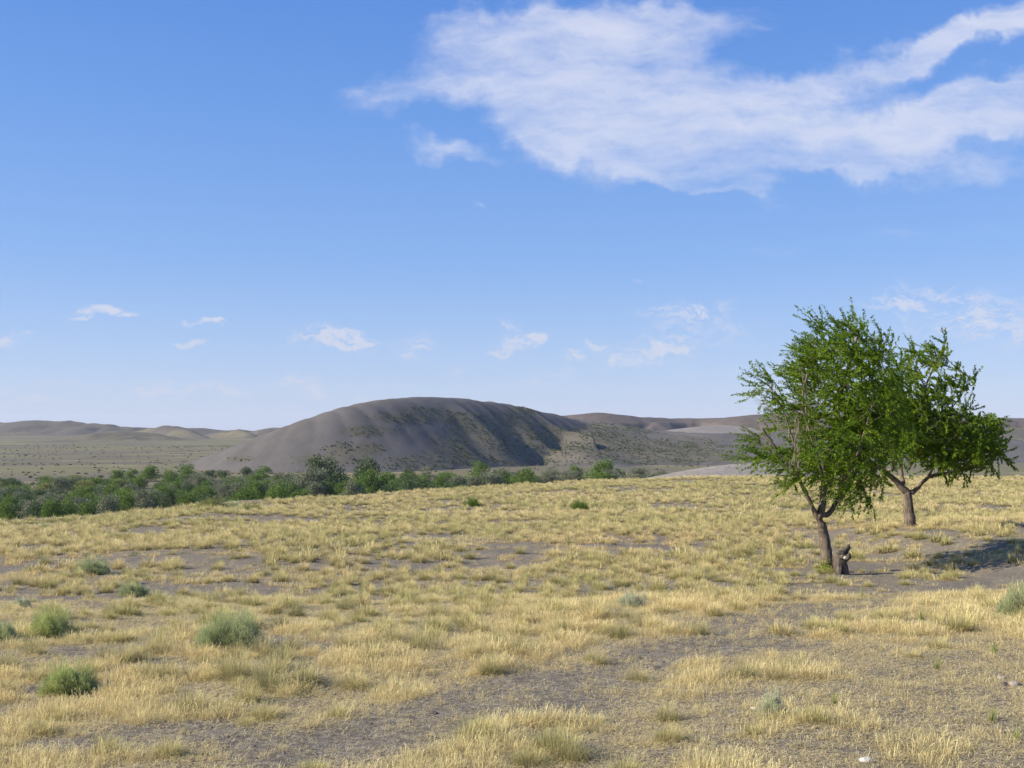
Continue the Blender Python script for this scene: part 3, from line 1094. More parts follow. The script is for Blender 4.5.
    tag(field('green_herb', int(9000 * q), 12, 70, hb, 1.0, 0.6, 1.3, grn), 'low yellow-green herbs in patches of the field', 'ground cover')


def pebbles():
    pm = []
    for s in range(4):
        g = np.random.default_rng(500 + s)
        V = []
        for i in range(5):
            for j in range(8):
                th = math.pi * (i + .5) / 5; ph = 2 * math.pi * j / 8
                r = 1 + g.uniform(-.25, .25)
                V.append((r * math.sin(th) * math.cos(ph), .75 * r * math.sin(th) * math.sin(ph), .55 * r * math.cos(th)))
        Fq = [(i * 8 + j, (i + 1) * 8 + j, (i + 1) * 8 + (j + 1) % 8, i * 8 + (j + 1) % 8) for i in range(4) for j in range(8)]
        Fq += [(0, 1, 2, 3), (0, 3, 4, 7), (4, 5, 6, 7)] + [(35, 34, 33, 32), (39, 36, 35, 32), (39, 38, 37, 36)]
        pm.append(mesh_np('pebble', V, Fq, [[M['grey'], M['darkr'], M['grey'], M['white']][s]]))
    n = 16000 if not DBG else 3000
    x, y = wedge(n, 4.5, 20)
    s = 0.004 + 0.012 * rng.uniform(0, 1, n) ** 4
    idx = rng.choice(4, n, p=[.50, .38, .12, .0])
    z = h_base(x, y) + s * 0.15
    o = scatter('gravel', np.stack([x, y, z], 1), rng.uniform(0, 6.28, n), s, idx, np.zeros(n), pm)
    tag(o, 'small grey and pale gravel scattered over the near sand', 'gravel', kind='stuff')
    # straw bits lying flat
    sm = []
    for sd_ in range(3):
        g = np.random.default_rng(540 + sd_)
        N = 22
        c = np.stack([g.uniform(-.12, .12, N), g.uniform(-.12, .12, N), g.uniform(.002, .012, N)], 1)
        a = g.uniform(0, 6.28, N); L = g.uniform(.015, .045, N)
        d = np.stack([np.cos(a) * L, np.sin(a) * L, g.normal(0, .006, N)], 1)
        w = np.stack([-np.sin(a), np.cos(a), np.zeros(N)], 1) * .0011
        V = np.stack([c - w, c + w, c + d + w, c + d - w], 1).reshape(-1, 3)
        sm.append(mesh_np('straw', V, np.arange(4 * N).reshape(N, 4), [M['straw']], False, {'t': np.full(4 * N, .8)}))
    n = 48000 if not DBG else 1000
    x, y = wedge(n, 4.5, 17)
    kp = rng.uniform(0, 1, n) < .25 + .75 * bare_f(x, y)
    x, y = x[kp], y[kp]; n = len(x)
    o = scatter('straw_litter', np.stack([x, y, h_base(x, y) + .004], 1), rng.uniform(0, 6.28, n), rng.uniform(.7, 1.3, n), rng.integers(0, 3, n), rng.uniform(0, 1, n), sm)
    tag(o, 'broken straw litter lying on the near sand', 'litter', kind='stuff')


# ------------------------------------------------------------------ tussocks and shrubs as things
def tussocks():
    ms = []
    for s in range(5):
        b = Buf()
        b.add(*blades(700, 0.12, 0.08, 0.28, 0.8, 0.0033, 0.5, 4, 600 + s))
        b.add(*blades(90, 0.11, 0.24, 0.36, 0.45, 0.003, 0.35, 4, 640 + s, head=.8))
        ms.append(b.mesh('tussock', M['tusso'], False))
    pts = [(462, 603), (520, 612), (545, 608), (595, 598), (665, 602), (640, 626), (615, 575), (600, 562), (560, 582), (688, 580), (700, 575), (640, 590), (645, 560), (755, 572), (797, 600),
           (700, 597), (655, 570), (420, 645), (395, 590), (355, 580), (440, 575), (490, 580), (160, 640), (105, 662), (205, 665), (155, 655), (280, 672), (262, 658), (130, 590), (175, 610),
           (320, 600), (345, 610), (265, 575), (235, 560), (215, 600), (90, 600), (20, 585), (345, 650), (370, 665), (45, 565), (290, 545), (380, 540), (410, 560), (470, 560), (520, 555), (570, 545),
           (675, 545), (740, 590), (560, 530), (500, 535), (440, 535), (320, 530), (240, 525), (180, 535), (130, 550), (80, 535), (685, 520), (740, 515), (640, 518), (590, 515), (35, 655),
           (190, 712), (265, 690), (668, 722), (572, 764)]
    g = random.Random(5)
    for _ in range(95):
        pts.append((g.uniform(5, 800), g.uniform(518, 690)))
    first = True
    for i, (px, py) in enumerate(pts):
        x, y = at(px, py)
        if float(bare_f(np.array(x), np.array(y))) < 0.4 and i > 63:
            continue
        o = link('tussock', ms[i % 5])
        o.location = (x, y, float(h_base(x, y)) - .01)
        o.rotation_euler = (g.uniform(-.1, .1), g.uniform(-.1, .1), g.uniform(0, 6.28))
        s = g.uniform(0.62, 1.15) * (1 if i < 63 else .85)
        o.scale = (s * g.uniform(.9, 1.2), s * g.uniform(.9, 1.2), s * g.uniform(.8, 1.05))
        tag(o, 'rounded bunchgrass tussock, olive at its base with bleached straw tips, growing in the dry field', 'tussock', 'bunchgrass tussocks across the dry field')


def shrub_thing(name, px, py, w_px, h_px, mat, label, seed, N=5200, needle=1.0, hollow=.5, cat='shrub', Y=None, dead=True):
    """px,py = base centre in the picture; sizes in picture pixels at that distance"""
    x, y = at(px, py) if Y is None else (ray(px, py)[0] * Y, Y)
    z = float(h_base(x, y, False))
    w = w_px / F * y * 0.5; h = h_px / F * y
    root = bpy.data.objects.new(name, None)
    COL.objects.link(root)
    root.empty_display_size = 0.2
    root.location = (x, y, z - .02)
    tag(root, label, cat)
    b = Buf()
    g = np.random.default_rng(seed)
    lobes = [(0, 0, 1.0)] + [(g.uniform(-.65, .65), g.uniform(-.5, .5), g.uniform(.4, .72)) for _ in range(4)]
    for i, (lx, ly, ls) in enumerate(lobes):
        bb = Buf()
        needle_dome(bb, int(1.9 * N * ls ** 2), w * ls * .86, w * ls * .8, h * ls * .93, max(.035, h * .085) * needle, max(.0028, y / F * .26), seed + i, hollow)
        v = bb.V[0] + np.array([lx * w * .9, ly * w * .8, 0])
        b.add(v, bb.F[0], bb.A[0])
    link('foliage', b.mesh('foliage', mat, False), root)
    s = Buf()
    for i in range(26):
        a = g.uniform(0, 6.28); r = g.uniform(.2, .8)
        e = np.array([math.cos(a) * w * r, math.sin(a) * w * r, h * math.sqrt(max(0, 1 - r * r)) * g.uniform(.6, .9)])
        mid = e * .5 + np.array([0, 0, h * .06])
        r0 = .006 + w * .008
        tube(s, [(e[0] * .08, e[1] * .08, -.02), mid, e], [r0, r0 * .7, r0 * .3], 4)
    link('stem', s.mesh('stem', M['twig']), root)
    return root


def shrubs():
    S = shrub_thing
    S('rabbitbrush', 235, 650, 66, 38, M['sage'], 'large grey-green shrub with a woody middle, the biggest in the left foreground', 11, 7500)
    S('rabbitbrush', 50, 637, 45, 27, M['shrub'], 'rounded bright green shrub on bare sand near the left edge', 12, 5200)
    S('rabbitbrush', 68, 692, 50, 28, M['shrub'], 'low green-topped shrub with straw coloured underside in the lower left', 13, 3600)
    S('rabbitbrush', 92, 575, 36, 17, M['sage'], 'dark grey-green shrub farthest back of the left group', 14, 3800)
    S('rabbitbrush', 132, 597, 28, 14, M['sage'], 'small blue-green shrub left of centre between larger bushes', 15, 3000)
    S('rabbitbrush', 22, 608, 18, 10, M['silver'], 'tiny pale blue-green bush above the round shrub by the left edge', 16, 1500)
    S('rabbitbrush', 4, 643, 26, 20, M['sage'], 'dull green bush cut off by the left edge', 17, 2500)
    S('rabbitbrush', 1020, 618, 36, 34, M['sage'], 'grey-green shrub cut off by the right edge of the picture', 18, 4800)
    S('silver_brush', 773, 722, 24, 27, M['silver'], 'small silvery shrub on stony ground at the lower right', 19, 1700, 1.3, .3)
    S('silver_brush', 634, 608, 34, 16, M['silver'], 'pale mint-green low shrub among tussocks right of centre', 20, 2300)
    S('rabbitbrush', 580, 497, 21, 11, M['v_green'], 'small dark green bush alone near the far edge of the field', 21, 1800, Y=52)
    S('rabbitbrush', 472, 497, 19, 10, M['v_green'], 'small olive bush on the crest below the valley trees', 22, 1500, Y=62)
    S('rabbitbrush', 252, 511, 26, 10, M['v_yel'], 'yellow-green rounded bush on the crest of the field left of centre', 23, 1500, Y=52)
    S('rabbitbrush', 44, 521, 14, 7, M['sage'], 'small dark bush on the left crest of the field', 24, 1200, Y=44)
    S('rabbitbrush', 212, 513, 34, 12, M['v_yel'], 'wide yellow-green bush at the edge of the valley thicket', 25, 2000, Y=56)
    S('rabbitbrush', 233, 509, 18, 9, M['sage'], 'grey bush between two yellow-green bushes on the crest', 26, 1200, Y=56)


def small_sprigs():
    """green grass sprigs standing apart on the stony ground"""
    ms = []
    mt = mat_plant('green_sprig', (0.20, 0.22, 0.05), (0.36, 0.40, 0.13), None, .35)
    for s in range(2):
        b = Buf()
        b.add(*blades(60, 0.03, 0.12, 0.26, 0.35, 0.0045, 0.35, 4, 700 + s))
        ms.append(b.mesh('grass_sprig', mt, False))
    L = ['green grass sprig on stony ground left of the pale and dark stone pair', 'green grass sprig just above the stones at the right edge',
         'green grass sprig beside the track, below the farther elm', 'green grass sprig on stony ground right of the silvery shrub',
         'green grass sprig below the pale and dark stone pair', 'small green grass sprig nearest the lower right corner',
         'green grass tuft on the track edge below the elm and stump', 'smallest green sprig, close to the silvery shrub']
    for i, (px, py, s) in enumerate([(937, 668, .8), (994, 655, .8), (922, 622, .9), (835, 710, .6), (992, 728, .6), (1016, 742, .5), (862, 600, .9), (812, 725, .5)]):
        x, y = at(px, py)
        o = link('grass_sprig', ms[i % 2]); o.location = (x, y, float(h_base(x, y)) - .01)
        o.scale = (s * 1.1,) * 3; o.rotation_euler = (0, .15, i * 1.3)
        tag(o, L[i], 'grass sprig', 'green sprigs on the stony ground')


# ------------------------------------------------------------------ rocks
def stone(name, px, py, w_px, mat, label, seed, flat=.55, ar=.7, rot=0):
    x, y = at(px, py)
    s = w_px / F * y * .5
    g = np.random.default_rng(seed)
    n1, n2 = 9, 14
    V = []
    for i in range(n1):
        for j in range(n2):
            th = math.pi * (i + .5) / n1; ph = 2 * math.pi * j / n2
            r = 1 + .18 * math.sin(2 * ph + seed) * math.sin(th) + .1 * math.sin(3 * th + ph * 3 + seed) + g.uniform(-.04, .04)
            V.append((s * r * math.sin(th) * math.cos(ph), s * ar * r * math.sin(th) * math.sin(ph), s * flat * r * math.cos(th)))
    Fq = [(i * n2 + j, (i + 1) * n2 + j, (i + 1) * n2 + (j + 1) % n2, i * n2 + (j + 1) % n2) for i in range(n1 - 1) for j in range(n2)]
    for b in (0, (n1 - 1) * n2):
        Fq += [tuple(b + q for q in ((0, j, j + 1, j + 2) if b == 0 else (j + 2, j + 1, j, 0))) for j in range(1, n2 - 2, 2)]
    o = link(name, mesh_np(name, V, Fq, [mat]))
    o.location = (x, y, float(h_base(x, y)) + s * flat * .35)
    o.rotation_euler = (0, 0, rot)
    tag(o, label, 'stone')
    return o


def rocks():
    stone('stone', 866, 763, 12, M['white'], 'smooth white stone at the bottom edge, right of centre', 1)
    stone('stone', 754, 716, 7, M['white'], 'tiny white stone just left of the silvery shrub', 2)
    stone('stone', 1002, 679, 8, M['grey'], 'small pale stone just above the two-toned stone pair at the right', 3)
    stone('stone', 1015, 687, 14, M['grey'], 'elongated pale grey stone at the right edge', 4, .5, .5)
    stone('stone', 1004, 687, 7, M['darkr'], 'dark stone touching the left end of the elongated pale stone', 5, .8, .8)
    stone('stone', 960, 750, 9, M['tan'], 'tan rounded stone at the lower right corner', 6)
    stone('stone', 864, 742, 8, M['darkr'], 'small dark stone above the white stone', 8)
    stone('stone', 815, 735, 6, M['tan'], 'tiny tan stone between the silvery shrub and white stone', 7)
    stone('stone', 708, 652, 8, M['darkr'], 'dark clod on the bare sandy track', 9, .4)
    stone('stone', 655, 668, 12, M['darkr'], 'largest dark clod lying on the bare sandy track', 10, .35)
    stone('stone', 640, 657, 7, M['darkr'], 'small dark clod above the largest clod on the sandy track', 12, .4)
    stone('stone', 434, 716, 8, M['darkr'], 'dark stone on bare ground at the lower centre', 13, .5)
    stone('stone', 24, 669, 8, M['darkr'], 'dark stone on bare sand at the left edge', 14, .5)


# ------------------------------------------------------------------ the two elms
def grow_tree(label, base_px, base_py, trunk, limbs, blobs, leaf_n, seed, r_trunk, cat='tree', leaf_len=.052, sprout=False, bare=()):
    g = np.random.default_rng(seed)
    bx, by = at(base_px, base_py)
    Y0 = by
    bz = float(h_base(bx, by, False)) - .06
    org = np.array([bx, by, bz])
    root = bpy.data.objects.new('elm_tree', None)
    COL.objects.link(root)
    root.location = org
    root.empty_display_size = .5
    tag(root, label, cat)
    nodes = []; par = []; rmin = []

    def addn(p, pr, r):
        nodes.append(np.asarray(p, float)); par.append(pr); rmin.append(r)
        return len(nodes) - 1

    def q(px, py, off=0.0):
        return P(px, py, Y0 + off) - org

    # trunk and hand-placed limbs
    def poly(pts, start, r0, r1):
        pts = densify(np.array(pts), 5)
        L = len(pts); last = start
        for i in range(1, L):
            pt = pts[i] + g.normal(0, .008, 3)
            last = addn(pt, last, r0 + (r1 - r0) * (i / (L - 1)) ** .8)
        return last
    tp = [q(*t) for t in trunk]
    tp[0] = np.array([0, 0, -.15]) + (tp[0] - tp[0])
    i0 = addn(tp[0], -1, r_trunk * 1.75)
    last = poly(tp, i0, r_trunk * 1.22, r_trunk * .82)
    for lp, r0 in limbs:
        pts = [q(*t) for t in lp]
        d = [np.linalg.norm(n - pts[0]) for n in nodes]
        st = int(np.argmin(d))
        pts = [nodes[st]] + pts
        poly(pts, st, r0, r0 * .3)
    nlimb = len(nodes)
    # crown targets
    px2m = Y0 / F
    T = []
    ccx = np.mean([b[0] for b in blobs])
    for (px, py, r, wgt) in blobs:
        n = max(3, int(wgt * (r / 30.0) ** 2 * 42))
        for _ in range(n):
            depth_lim = max(.35, 1.5 - abs(px - ccx) * px2m * .35)
            off = g.uniform(-1, 1) * depth_lim
            v = g.normal(0, 1, 3); v /= np.linalg.norm(v)
            v *= g.uniform(0, 1) ** .38 * r * px2m
            T.append(q(px, py, off) + v * np.array([1, 1, 1]))
    T = np.array(T)
    d0 = np.min(np.linalg.norm(T[:, None, :] - np.array(nodes)[None, :, :], axis=2), axis=1)
    order = np.argsort(d0)
    tips = []
    NA = np.array(nodes)
    for ti in order:
        t = T[ti]
        NA = np.array(nodes)
        dv = t - NA
        d = np.linalg.norm(dv, axis=1)
        # prefer joining below / inside, not from above
        cost = d + 0.5 * np.clip(-dv[:, 2], 0, None) + .12 * (np.arange(len(NA)) < 4)
        st = int(np.argmin(cost))
        if d[st] < .05:
            tips.append(st); continue
        p0 = NA[st]
        pd = (p0 - NA[par[st]]) if par[st] >= 0 else np.array([0, 0, 1.])
        pd = pd / (np.linalg.norm(pd) + 1e-9)
        L = d[st]
        m1 = p0 + (pd * .35 + (t - p0) / L * .5 + np.array([0, 0, .15])) * L * .5
        k = max(2, int(L / .12))
        last = st
        for i in range(1, k + 1):
            s = i / k
            p = (1 - s) ** 2 * p0 + 2 * s * (1 - s) * m1 + s * s * t
            p = p + g.normal(0, .008, 3)
            last = addn(p, last, 0)
        tips.append(last)
    # sprays: two to four curved twigs from each tip
    LV = []; wind = np.array([-.75, -.1, .14])
    twigs = []
    cen = np.mean(T, axis=0)
    for tp_ in tips:
        p0 = nodes[tp_]
        pd = p0 - nodes[par[tp_]] if par[tp_] >= 0 else np.array([0, 0, 1.])
        pd /= np.linalg.norm(pd) + 1e-9
        out = p0 - cen; out /= np.linalg.norm(out) + 1e-9
        for _ in range(g.integers(3, 5)):
            d = pd * .6 + out * .6 + g.normal(0, .75, 3) + wind * .7
            d /= np.linalg.norm(d)
            L = g.uniform(.25, .62)
            bend = wind * .5 + np.array([0, 0, g.uniform(-.5, .25)])
            pts = [p0 - pd * .04 + d * L * s + bend * L * s * s * .6 for s in (0, .33, .66, 1)]
            twigs.append(pts)
    # pipe-model radii
    n = len(nodes)
    cnt = np.zeros(n)
    for t in tips:
        cnt[t] += 1
    for i in range(n - 1, 0, -1):
        if par[i] >= 0:
            cnt[par[i]] += max(cnt[i], .2)
    rad = .0036 * np.maximum(cnt, 1) ** .46
    rad = np.maximum(np.minimum(rad, r_trunk * .6), np.array(rmin))
    # tubes along chains
    ch = [[] for _ in range(n)]
    for i in range(1, n):
        ch[par[i]].append(i)
    tb = Buf(); bb = Buf()
    stack = [(0, None)]
    done = set()
    while stack:
        i, pr = stack.pop()
        chain = ([pr] if pr is not None else []) + [i]
        cur = i
        while ch[cur]:
            nx = max(ch[cur], key=lambda c: (rad[c], cnt[c]))
            for c in ch[cur]:
                if c != nx:
                    stack.append((c, cur))
            chain.append(nx); cur = nx
        pts = np.array([nodes[c] for c in chain])
        rr = np.array([rad[c] for c in chain])
        if pr is not None and len(rr) > 1:
            rr[0] = rr[1] * 1.1
        big = rr.max() > .03
        tube(tb if (big) else bb, pts, rr, 12 if rr.max() > .08 else (8 if big else 4), .10 if rr.max() > .06 else 0)
    link('trunk', tb.mesh('trunk', M['bark']), root)
    for pts in twigs:
        tube(bb, pts, [.0035, .003, .0022, .0012], 3, cap=False)
    link('branches', bb.mesh('branches', M['bark']), root)
    # leaves
    per = max(3, int(leaf_n / len(twigs)))
    tw = np.array(twigs)                       # K,4,3
    K = len(tw)
    s = g.uniform(0.05, 1.05, (K, per))
    i = np.clip((s * 3).astype(int), 0, 2); f = s * 3 - i
    kk = np.arange(K)[:, None]
    a = tw[kk, i]; b = tw[kk, i + 1]
    pos = (a + (b - a) * f[..., None]).reshape(-1, 3)
    tdir = (b - a).reshape(-1, 3); tdir /= np.linalg.norm(tdir, axis=1)[:, None] + 1e-9
    N = len(pos)
    d = tdir * .95 + g.normal(0, .48, (N, 3)) + np.array([-.2, 0, -.05])
    d /= np.linalg.norm(d, axis=1)[:, None]
    nrm = np.array([-.25, -.1, .8]) + g.normal(0, .6, (N, 3))
    sd_ = np.cross(d, nrm); sd_ /= np.linalg.norm(sd_, axis=1)[:, None] + 1e-9
    L = leaf_len * g.uniform(.65, 1.35, N)[:, None]
    W = L * .24
    pos = pos + g.normal(0, .012, (N, 3))
    up = np.cross(sd_, d)
    V = np.stack([pos, pos + d * L * .5 + sd_ * W - up * L * .06, pos + d * L, pos + d * L * .5 - sd_ * W - up * L * .06], 1).reshape(-1, 3)
    cl = np.repeat(np.clip(.5 + .8 * fbm(pos[:, 0] + pos[:, 1], pos[:, 2], .8, 2, seed), 0, 1), 4) * .75
    me = mesh_np('crown', V, np.arange(4 * N).reshape(N, 4), [M['elm']], False, {'t': cl})
    link('crown', me, root)
    if bare:
        db = Buf()
        for (a, b_, nn) in bare:
            A = q(*a); B = q(*b_)
            for _ in range(nn):
                s0 = A + g.normal(0, .06, 3)
                e = B + g.normal(0, .16, 3)
                m = (s0 + e) / 2 + np.array([0, 0, .06])
                tube(db, [s0, m, e], [.007, .005, .0015], 3, cap=False)
                for _ in range(4):
                    f_ = g.uniform(.4, .95)
                    s1 = s0 + (e - s0) * f_
                    tube(db, [s1, s1 + (e - s0) * .22 + g.normal(0, .09, 3)], [.0035, .0012], 3, cap=False)
        o = link('dead_twigs', db.mesh('dead_twigs', M['twig']), root)
        o['label'] = 'bare grey twigs sticking out of the left side of the crown'
    if sprout:
        sb = Buf()
        ends = []
        for _ in range(16):
            e = np.array([g.normal(-.14, .09), g.normal(-.12, .06), g.uniform(.1, .34)])
            a0 = np.array([-.1, -.1, 0.0])
            tube(sb, [a0, (a0 + e) / 2 + [0, 0, .04], e], [.004, .003, .0015], 3, cap=False)
            ends.append((a0, e))
        link('sprout_stems', sb.mesh('sprout_stems', M['bark']), root)
        N = 500
        c = np.stack([g.normal(-.13, .09, N), g.normal(-.12, .07, N), np.abs(g.normal(0, .14, N))], 1)
        d = g.normal(0, 1, (N, 3)) + np.array([0, 0, .6]); d /= np.linalg.norm(d, axis=1)[:, None]
        s_ = np.cross(d, g.normal(0, 1, (N, 3))); s_ /= np.linalg.norm(s_, axis=1)[:, None]
        V = np.stack([c, c + d * .022 + s_ * .012, c + d * .045, c + d * .022 - s_ * .012], 1).reshape(-1, 3)
        link('foliage', mesh_np('foliage', V, np.arange(4 * N).reshape(N, 4), [M['elm']], False, {'t': np.full(4 * N, .7)}), root)
    return root, org, Y0


def elms():
    nl = 0.35 if DBG else 1.0
    t1 = grow_tree('taller near elm tree forking low on its trunk, a broken stump at its foot', 829, 572,
                   [(829, 572), (827, 548), (823, 532), (821, 524)],
                   [([(816, 514, -.05), (808, 498, -.1), (795, 470, -.2), (775, 447, -.3), (762, 428, -.35)], .07),
                    ([(822, 512), (823, 490, .1), (828, 455, .15), (836, 415, .2), (846, 372, .2), (858, 335, .1)], .10),
                    ([(828, 516, .05), (836, 504, .1), (845, 486, .2), (868, 455, .3), (888, 425, .3), (898, 400, .25)], .07),
                    ([(800, 478, -.3), (795, 445, -.35), (783, 408, -.3), (768, 385, -.3)], .035),
                    ([(824, 480, -.3), (812, 440, -.7), (800, 400, -.7), (810, 360, -.5)], .04),
                    ([(850, 470, .6), (862, 420, .9), (870, 370, .8)], .045),
                    ([(840, 490, -.3), (860, 450, -.9), (870, 410, -1)], .04)],
                   [(772, 390, 11, 1.1), (782, 403, 13, .8), (764, 434, 17, .65), (757, 458, 12, .7), (778, 455, 20, .45), (795, 420, 22, .3), (800, 458, 26, .5), (832, 455, 32, .85), (815, 398, 28, .5), (840, 425, 44, 1.1), (815, 360, 17, 1.1), (830, 375, 34, 1), (840, 345, 20, 1), (862, 334, 13, 1.2), (868, 356, 26, 1.1), (872, 386, 33, 1.1),
                    (872, 430, 42, 1.1), (858, 478, 24, .9), (838, 482, 15, .7), (882, 455, 22, .7), (826, 333, 8, 1), (852, 324, 7, 1), (798, 378, 10, .8)],
                   int(120000 * nl), 31, .117, sprout=True,
                   bare=[((785, 430, -.3), (752, 398, -.3), 5), ((795, 440, -.5), (790, 385, -.5), 6), ((808, 430, -.6), (812, 372, -.6), 5), ((790, 465, -.5), (740, 420, -.5), 5), ((795, 470, -.7), (800, 430, -.8), 6)])
    grow_tree('lower wide-spreading elm tree farther back with a short forked trunk', 912, 528,
              [(912, 528), (909, 513), (908, 500), (907, 493)],
              [([(901, 487), (893, 477, -.1), (878, 467, -.3), (862, 455, -.4), (850, 430, -.4)], .125),
               ([(914, 492), (921, 484, .1), (930, 475, .2), (950, 473, .3), (975, 468, .3), (992, 462, .3)], .085),
               ([(904, 484), (900, 468, .2), (905, 440, .4), (918, 405, .5), (932, 370, .5), (944, 345, .4)], .075),
               ([(915, 440, .6), (945, 415, .8), (962, 395, .8)], .05), ([(930, 474, -.2), (945, 450, -.9), (960, 430, -1.2)], .05),
               ([(895, 470, -.6), (890, 440, -1.2), (885, 410, -1.3)], .05)],
              [(940, 428, 30, 1.2), (966, 428, 24, 1.2), (985, 446, 22, 1.3), (935, 448, 20, 1), (910, 425, 26, 1.1), (955, 455, 22, 1.2), (975, 463, 14, 1), (918, 400, 24, .8), (944, 352, 11, 1), (930, 362, 18, 1), (918, 385, 28, 1), (955, 382, 18, 1), (970, 386, 8, 1), (900, 410, 30, 1), (940, 405, 20, .9), (925, 435, 32, 1.1), (955, 437, 28, 1.1),
               (980, 440, 24, 1.1), (995, 458, 15, 1), (900, 436, 20, .8), (965, 460, 16, 1), (878, 430, 26, .8), (985, 425, 14, 1)],
              int(145000 * nl), 37, .15, leaf_len=.062)
    return t1


def stump():
    x, y = at(841, 574)
    y -= .05
    org = np.array([x, y, float(h_base(x, y, False)) - .04])
    k = y / F
    root = bpy.data.objects.new('tree_stump', None)
    COL.objects.link(root); root.location = org
    tag(root, 'broken weathered grey stump with a pale cut branch end, leaning against the near elm', 'tree stump')
    b = Buf()
    q = lambda px, py, o=0: np.array([(px - 841) * k, o, (574 - py) * k])
    tube(b, densify([q(844, 580), q(843, 572), q(840, 562), q(838, 556), q(836, 552)], 3), list(np.linspace(.11, .15, 8)) + [.13, .12, .11, .10, .08], 12, .2)
    tube(b, densify([q(837, 580, -.07), q(838, 570, -.08), q(840, 560, -.06), q(841, 556, 0)], 3), [.05] * 3 + [.075] * 7, 9, .2)
    link('trunk', b.mesh('trunk', M['dead']), root)
    b = Buf()
    out = [(837, 558), (835, 551), (838.5, 548.5), (840, 549.5), (843, 545.5), (845, 546.5), (848.5, 542.5), (849.5, 546), (847.5, 550), (846, 557)]
    n = len(out)
    g_ = np.random.default_rng(4)
    fr = [q(px, py, -.05 + g_.uniform(-.02, .02)) for px, py in out]
    bk = [q(px + .8, py + .5, .06 + g_.uniform(-.02, .02)) for px, py in out]
    cf = np.mean(fr, axis=0) - [0, .035, 0]; cb = np.mean(bk, axis=0) + [0, .03, 0]
    V = fr + bk + [cf, cb]
    Fq = [(j, (j + 1) % n, n + (j + 1) % n, n + j) for j in range(n)]
    Fq += [((j + 2) % n, (j + 1) % n, j, 2 * n) for j in range(0, n, 2)] + [(n + j, n + (j + 1) % n, n + (j + 2) % n, 2 * n + 1) for j in range(0, n, 2)]
    b.add(V, Fq)
    me = b.mesh('broken_slab', M['dead'], False)
    link('broken_slab', me, root)
    b = Buf()
    tube(b, densify([q(841, 560), q(845, 556, -.02), q(849, 553, -.05)], 3), [.07, .075, .08, .08, .078, .07, .06], 9, .12)
    tube(b, densify([q(839, 556, .02), q(839.5, 554, -.14), q(841, 554.5, -.25)], 3), [.05, .05, .05, .05, .05, .05, .045], 10, .04)
    link('branch_stub', b.mesh('branch_stub', M['dead']), root)
    V = [np.array([(841 - 841) * k, -.285, (574 - 554.7) * k])]
    n = 12
    for j in range(n):
        a = 2 * math.pi * j / n
        V.append(V[0] + np.array([math.cos(a) * .05, -.003 + .01 * math.cos(a), math.sin(a) * .036]))
    V += [v + np.array([0, .02, 0]) for v in V[1:]]
    Fq = [(0, 1 + j, 1 + (j + 1) % n, 1 + (j + 2) % n) for j in range(0, n, 2)] + [(1 + j, 1 + n + j, 1 + n + (j + 1) % n, 1 + (j + 1) % n) for j in range(n)]
    link('cut_face', mesh_np('cut_face', V, Fq, [M['cut']], False), root)


# ------------------------------------------------------------------ valley trees
def valley_proto(kind, seed, mat):
    """crown of leaf-sized clusters in a lobed volume, about 1 unit tall and wide; returns crown, trunk meshes"""
    g = np.random.default_rng(seed)
    shapes = {'round': (.52, .5, 9), 'tall': (.34, .62, 9), 'low': (.62, .36, 8)}
    rx, rz, nl = shapes[kind]
    lobes = []
    for i in range(nl + 5):
        a = g.uniform(0, 6.28); r = g.uniform(.15, .8) * rx
        z = .16 + g.uniform(0, 1) ** .8 * .66
        lr = g.uniform(.13, .27) * (1.1 - .45 * z)
        lobes.append((r * math.cos(a) * (1.15 - .6 * z), r * math.sin(a) * (1.15 - .6 * z), z, lr))
    V = []; T = []
    for (x, y, z, r) in lobes:
        n = int(900 * (r / .22) ** 2 * .5)
        v = g.normal(0, 1, (n, 3)); v /= np.linalg.norm(v, axis=1)[:, None]
        rr = r * (0.55 + .6 * g.uniform(0, 1, n) ** .7)
        rr *= 1 + .25 * np.sin(v[:, 0] * 7 + seed) * np.sin(v[:, 2] * 6)
        c = np.array([x, y, z]) + v * rr[:, None] * np.array([1.15, 1.15, .9])
        d = v * .5 + g.normal(0, .6, (n, 3)) + np.array([0, 0, .3]); d /= np.linalg.norm(d, axis=1)[:, None]
        s = np.cross(d, g.normal(0, 1, (n, 3))); s /= np.linalg.norm(s, axis=1)[:, None]
        L = g.uniform(.025, .055, n)[:, None]
        V.append(np.stack([c, c + d * L * .5 + s * L * .38, c + d * L, c + d * L * .5 - s * L * .38], 1).reshape(-1, 3))
        T.append(np.full(4 * n, g.uniform(0, .75)))
    V = np.vstack(V); T = np.concatenate(T)
    V[:, 2] = np.maximum(V[:, 2], .0)
    crown = mesh_np('crown', V, np.arange(len(V)).reshape(-1, 4), [mat], False, {'t': T})
    b = Buf()
    tube(b, [(0, 0, -.08), (.01, 0, .2), (0, .01, .45), (.01, 0, .7)], [.03, .024, .015, .006], 6)
    for (x, y, z, r) in lobes[:7]:
        tube(b, [(0, 0, .06 + .12 * g.uniform()), (x * .5, y * .5, z * .6), (x, y, z)], [.014, .009, .004], 4)
    trunk = b.mesh('trunk', M['bark'])
    return crown, trunk


